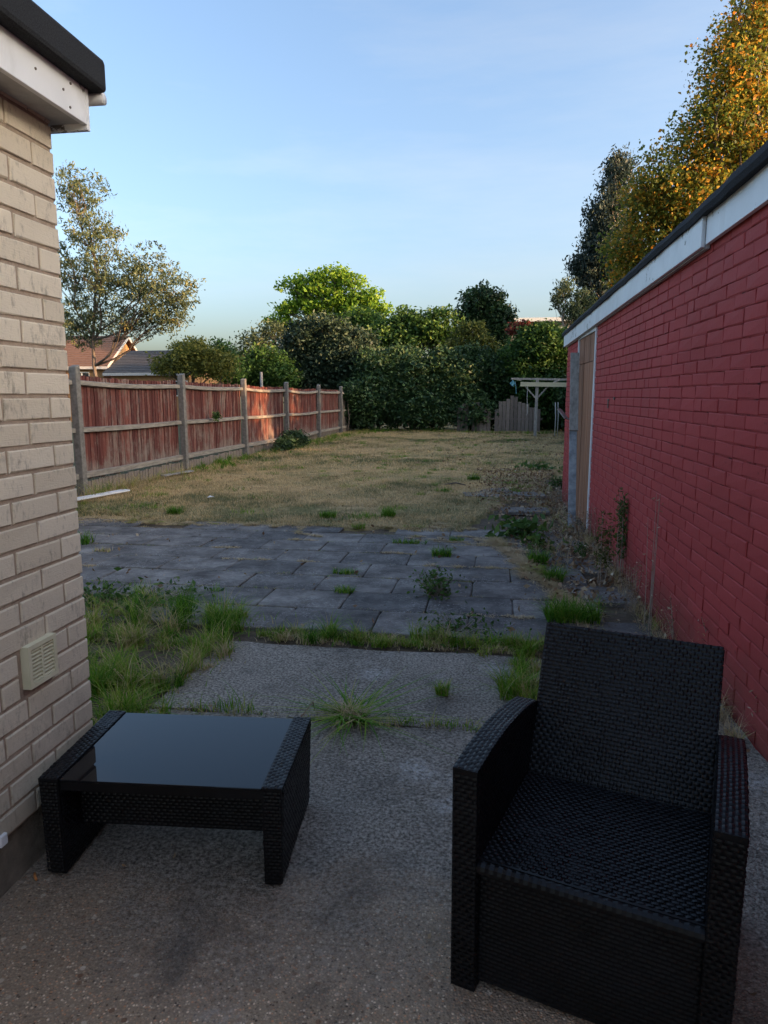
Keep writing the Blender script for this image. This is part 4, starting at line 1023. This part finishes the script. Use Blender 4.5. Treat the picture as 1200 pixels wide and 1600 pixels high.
litter('leaf_litter', 60, (-1.4, 1.0), (1.6, 4.0), .014, .004, .6)
strip('dry_stalks', [(.62, 6.6), (.8, 8.3), (.72, 10), (.6, 12)], 1800, .14, .16, .82, .12, .004, 1.6, .0)
strip('dry_stalks', [(1.05, 3.0), (1.02, 4.5), (1.0, 6.0), (.95, 7.5)], 1700, .035, .17, .80, .12, .003, 1.1, .0)
strip('dry_stalks', [(-5.9, 8.5), (-5.9, 12.5)], 2200, .13, .22, .72, .2, .006, 1.1, .02)
strip('dry_stalks', [(-5.2, 8.3), (-4.2, 8.1)], 700, .1, .09, .7, .2, .006, 1.5, .02)
strip('fence_foot_grass', [(-5.85, 13), (-5.8, 17), (-5.7, 22), (-5.4, 27), (-4.5, 29.4), (-1, 29.0), (2.4, 28.6)], 9000, .22, .17, .33, .17, .012, 1., .0)

nc_ = 170; cx_, cy_ = pick(nc_, -5.7, 1.2, 8.0, 27); ci_ = RNG.integers(0, nc_, 9000); sz_ = RNG.uniform(.03, .13, nc_)
x_ = cx_[ci_] + RNG.normal(size=9000) * sz_[ci_]; y_ = cy_[ci_] + RNG.normal(size=9000) * sz_[ci_]
stuff(blades('lawn_weeds', np.stack([x_, y_, lawn_z(x_, y_)], 1), (.05 + .04 * RNG.random(nc_))[ci_], 1.2, .009, (.30 + (RNG.normal(size=nc_) * .12)[ci_] + .1 * RNG.normal(size=9000)).clip(0, 1), L['grass'], seg=2))
# individual tufts
TUFTS = [
    (273, 806, 260, .13, .11, .09, .22, 'green grass tuft at the lawn edge nearest the white plank'),
    (512, 811, 220, .10, .11, .08, .25, 'green grass tuft at the middle of the lawn edge'),
    (607, 809, 260, .13, .09, .12, .30, 'wide green tuft at the lawn edge right of the middle one'),
    (560, 826, 120, .07, .08, .07, .38, 'small tuft on the patio edge between two larger tufts'),
    (650, 826, 140, .05, .16, .05, .38, 'low flat tuft on the far patio edge'),
    (740, 752, 200, .12, .12, .10, .2, 'dark green weed on the lawn near the loose paving slabs'),
    (690, 869, 260, .10, .10, .10, .24, 'rounded green tuft on the right part of the patio'),
    (640, 850, 200, .06, .20, .06, .30, 'flat spreading tuft left of the rounded patio tuft'),
    (712, 846, 110, .06, .09, .05, .35, 'small low tuft behind the rounded patio tuft'),
    (540, 897, 150, .06, .12, .05, .32, 'low weed in the middle of the patio'),
    (538, 926, 150, .06, .08, .06, .34, 'small weed just in front of the low patio weed'),
    (840, 880, 260, .14, .09, .10, .25, 'bright green tuft on the straw at the right patio edge'),
    (865, 908, 260, .14, .08, .10, .24, 'bright green tuft nearest the armchair along the straw edge'),
    (893, 968, 700, .16, .20, .13, .28, 'large dark green grass clump between armchair and garage'),
    (690, 1085, 120, .08, .035, .035, .45, 'small flattened tuft on the concrete left of the armchair'),
    (800, 1085, 260, .16, .07, .10, .42, 'sprawling tuft beside the back of the armchair'),
    (362, 1112, 30, .15, .10, .05, .36, 'few tall blades growing behind the glass table'),
    (150, 1088, 130, .24, .05, .06, .40, 'tall grass clump growing against the corner of the cream house'),
    (135, 850, 90, .16, .06, .08, .2, 'leafy green sprout beside the cream wall at the patio edge'),
    (160, 862, 90, .05, .10, .05, .75, 'patch of yellow straw on the far left of the patio'),
]
def gpt(x, y): c = Vector((0, 0, 1.487)); r_ = px(x, y, 10) - c; t = -1.487 / r_.z; return c + r_ * t
for (x, y, n, h, sx, sy, t0, lb) in TUFTS:
    p = gpt(x, y); o = patch('grass_tuft', 0, 0, n, sx * .55, sy * .55, h, .9, .0045 + p.y * .0004, t0, .14)
    o.location = (p.x, p.y, .003 if p.y < 8 else .02); tag(o, lb, 'grass tuft', 'weeds growing in the paving and lawn edge')
# flattened dead tuft on the concrete
p = gpt(548, 1125); o = empty('dried_tuft', (p.x, p.y, .005), label='flattened grass tuft with straw centre on the concrete right of the glass table', cat='grass tuft')
q = patch('blade_clump', 0, 0, 150, .05, .03, .12, 3.6, .009, .36, .15); q.parent = o
q = patch('straw_centre', 0, 0, 190, .03, .02, .09, 1.6, .005, .92, .08); q.parent = o
# broadleaf weeds
def leafy(name, x, y, n, r_, h, label, size=.09, mat='mid', z=0., ts=.08):
    p = gpt(x, y); c = np.array([0, 0, h * .45]); P = c + RNG.normal(size=(n, 3)) * np.array([r_, r_, h * .28]); P[:, 2] = np.abs(P[:, 2])
    root = empty(name, (p.x, p.y, z), label=label, cat='weed'); mb = MB()
    for k in range(0, n, 3): e = Vector(P[k]); mb.tube([(e.x * .3, e.y * .3, -.01), (e.x * .6, e.y * .6, e.z * .7), tuple(e)], [.002, .0016, .001], 3)
    mb.obj('stem', M['palebark'], root)
    leaves('foliage', P, size, (.45 + ts + .2 * RNG.normal(size=n)).clip(0, 1), L[mat], root, aspect=.5); return root
leafy('dock_weed', 812, 840, 190, .13, .20, 'broad leaved green weed on the littered ground left of the leaning board', .10)
leafy('dock_weed', 838, 856, 90, .09, .14, 'smaller broad leaved weed in front of the littered ground', .08)
leafy('patio_weed', 683, 930, 340, .08, .20, 'tall dark bushy weed standing in the patio joint', .035)
leafy('lawn_weed', 845, 735, 160, .22, .14, 'spreading green weed on the lawn near the garage corner', .09)
leafy('lawn_weed', 800, 690, 90, .2, .05, 'small green weed patch on the far lawn left of the clothes line post', .09)
leafy('low_weed', 240, 945, 300, .20, .10, 'low leafy weeds spreading at the left end of the patio', .04, 'mid')
leafy('low_weed', 160, 945, 240, .12, .16, 'leafy weeds hard against the house corner beyond the wall', .045, 'mid')
leafy('red_weed', 1150, 1115, 150, .06, .08, 'reddish low weed at the foot of the garage beside the armchair', .025, 'redl')
leafy('low_weed', 715, 985, 240, .14, .08, 'small leafy weed in the grass strip in front of the patio', .03, 'mid', 0., .0)
# tall plants against the garage
def stalks(name, x, y, n, h, spread, label, mat='yellow', bushy=40, leafs=.03, t=.3):
    p = gpt(x, y); root = empty(name, (p.x, p.y, 0), label=label, cat='weed'); mb = MB(); P = []
    for k in range(n):
        a = random.random() * 6.28; e = Vector((math.cos(a) * spread * random.random(), math.sin(a) * spread * random.random(), h * random.uniform(.65, 1.05)))
        b = Vector((math.cos(a) * .03, math.sin(a) * .03, 0)); pts = [b, b.lerp(e, .35) + Vector((0, 0, .03)), b.lerp(e, .7) + Vector((0, 0, .02)), e]
        mb.tube(pts, [.0024, .002, .0016, .001], 4)
        for j in range(bushy):
            f = random.uniform(.25, 1); i = min(2, int(f * 3)); q = pts[i].lerp(pts[i + 1], f * 3 - i); P.append(q + Vector([random.gauss(0, .018) for _ in range(3)]))
    mb.obj('stem', M['palebark'], root)
    if P: leaves('foliage', np.array([tuple(q) for q in P]), leafs, (t + .2 * RNG.normal(size=len(P))).clip(0, 1), L[mat], root, aspect=.3)
stalks('tall_weed', 940, 915, 7, .62, .10, 'tall feathery green weed against the red garage wall, left one of two', 'yellow', 55, .035, .3)
stalks('tall_weed', 966, 905, 8, .78, .06, 'tallest feathery green weed against the red garage wall', 'mid', 60, .035, .5)
stalks('dead_stalk', 1010, 985, 5, .85, .10, 'tall thin dry stalks against the red wall beyond the armchair', 'litter', 7, .02, .9)
stalks('dead_stalk', 1128, 1065, 12, .50, .18, 'airy dry seed heads against the red wall behind the armchair', 'litter', 50, .014, .65)
stalks('dead_stalk', 1178, 1125, 14, .36, .14, 'bushy dry weed at the foot of the red wall right of the armchair', 'litter', 40, .018, .7)
stalks('dead_stalk', 925, 845, 10, .42, .16, 'dry stalks at the foot of the brown garage door', 'litter', 12, .025, .75)
stalks('dead_stalk', 165, 760, 10, .7, .25, 'dry seeding stalks in front of the first fence bay', 'litter', 14, .03, .8)
for (x_, y_, n_, h_, sp_, lb_) in ((905, 838, 9, .30, .16, 'low dry stems in front of the leaning board'), (985, 955, 12, .34, .12, 'tangled dry stems at the foot of the red wall nearest the tallest green weed'), (1060, 1005, 10, .28, .12, 'dry bent stems at the foot of the red wall just behind the armchair'), (868, 790, 9, .26, .2, 'dry stems in the leaf litter left of the door'), (1190, 1160, 12, .26, .10, 'brownish dry weed nearest the right arm of the chair')):
    stalks('dead_stalk', x_, y_, n_, h_, sp_, lb_, 'litter', 22, .02, .7)
stalks('low_sprig', 905, 880, 7, .20, .10, 'small leafy sprig in the dirt left of the tall feathery weeds', 'mid', 24, .03, .4)
stalks('low_sprig', 870, 770, 7, .26, .16, 'leafy sprig in the littered ground beyond the leaning board', 'mid', 30, .05, .4)
# seed head hanging over the concrete by the table
s = MB(); s.tube([(0, 0, .0), (.02, -.10, .09), (-.005, -.22, .07), (-.01, -.30, .03)], [.0025, .002, .002, .001], 5)
for k in range(26): 
    t = k / 26; a = random.uniform(-1, 1) * .012; s.tube([(-.004 + a * .3, -.20 - .1 * t, .075 - .045 * t), (a, -.205 - .1 * t, .068 - .045 * t)], [.003, .001], 4)
p = gpt(545, 1120); o = s.obj('grass_seed_head', L['litter']); o.location = (p.x - .17, p.y + .02, .01); tag(o, 'drooping grass seed head beside the corner of the glass table', 'seed head')
s = MB(); s.add([(-.03, -.02, 0), (.03, -.015, .004), (.028, .02, 0), (-.02, .022, .006)], [(0, 1, 2, 3)]); s.add([(-.03, -.02, -.002), (.03, -.015, .002), (.028, .02, -.002), (-.02, .022, .004)], [(3, 2, 1, 0)])
o = s.obj('white_scrap', M['whiteplastic']); p = gpt(330, 782); o.location = (p.x, p.y, .05); o.scale = (1.6, 1.6, 3); tag(o, 'small white scrap lying on the dry lawn', 'litter')
# ribbed stick on the lawn
s = MB(); s.tube([(-.22, 0, .0), (0, .01, .05), (.2, -.02, .03)], [.018, .014, .008], 6); o = s.obj('fallen_stick', M['bark'], smooth=True); p = gpt(712, 762); o.location = (p.x, p.y, .03); o.rotation_euler = (0, 0, -.5)
tag(o, 'short dark stick lying on the lawn near the loose slabs', 'stick')
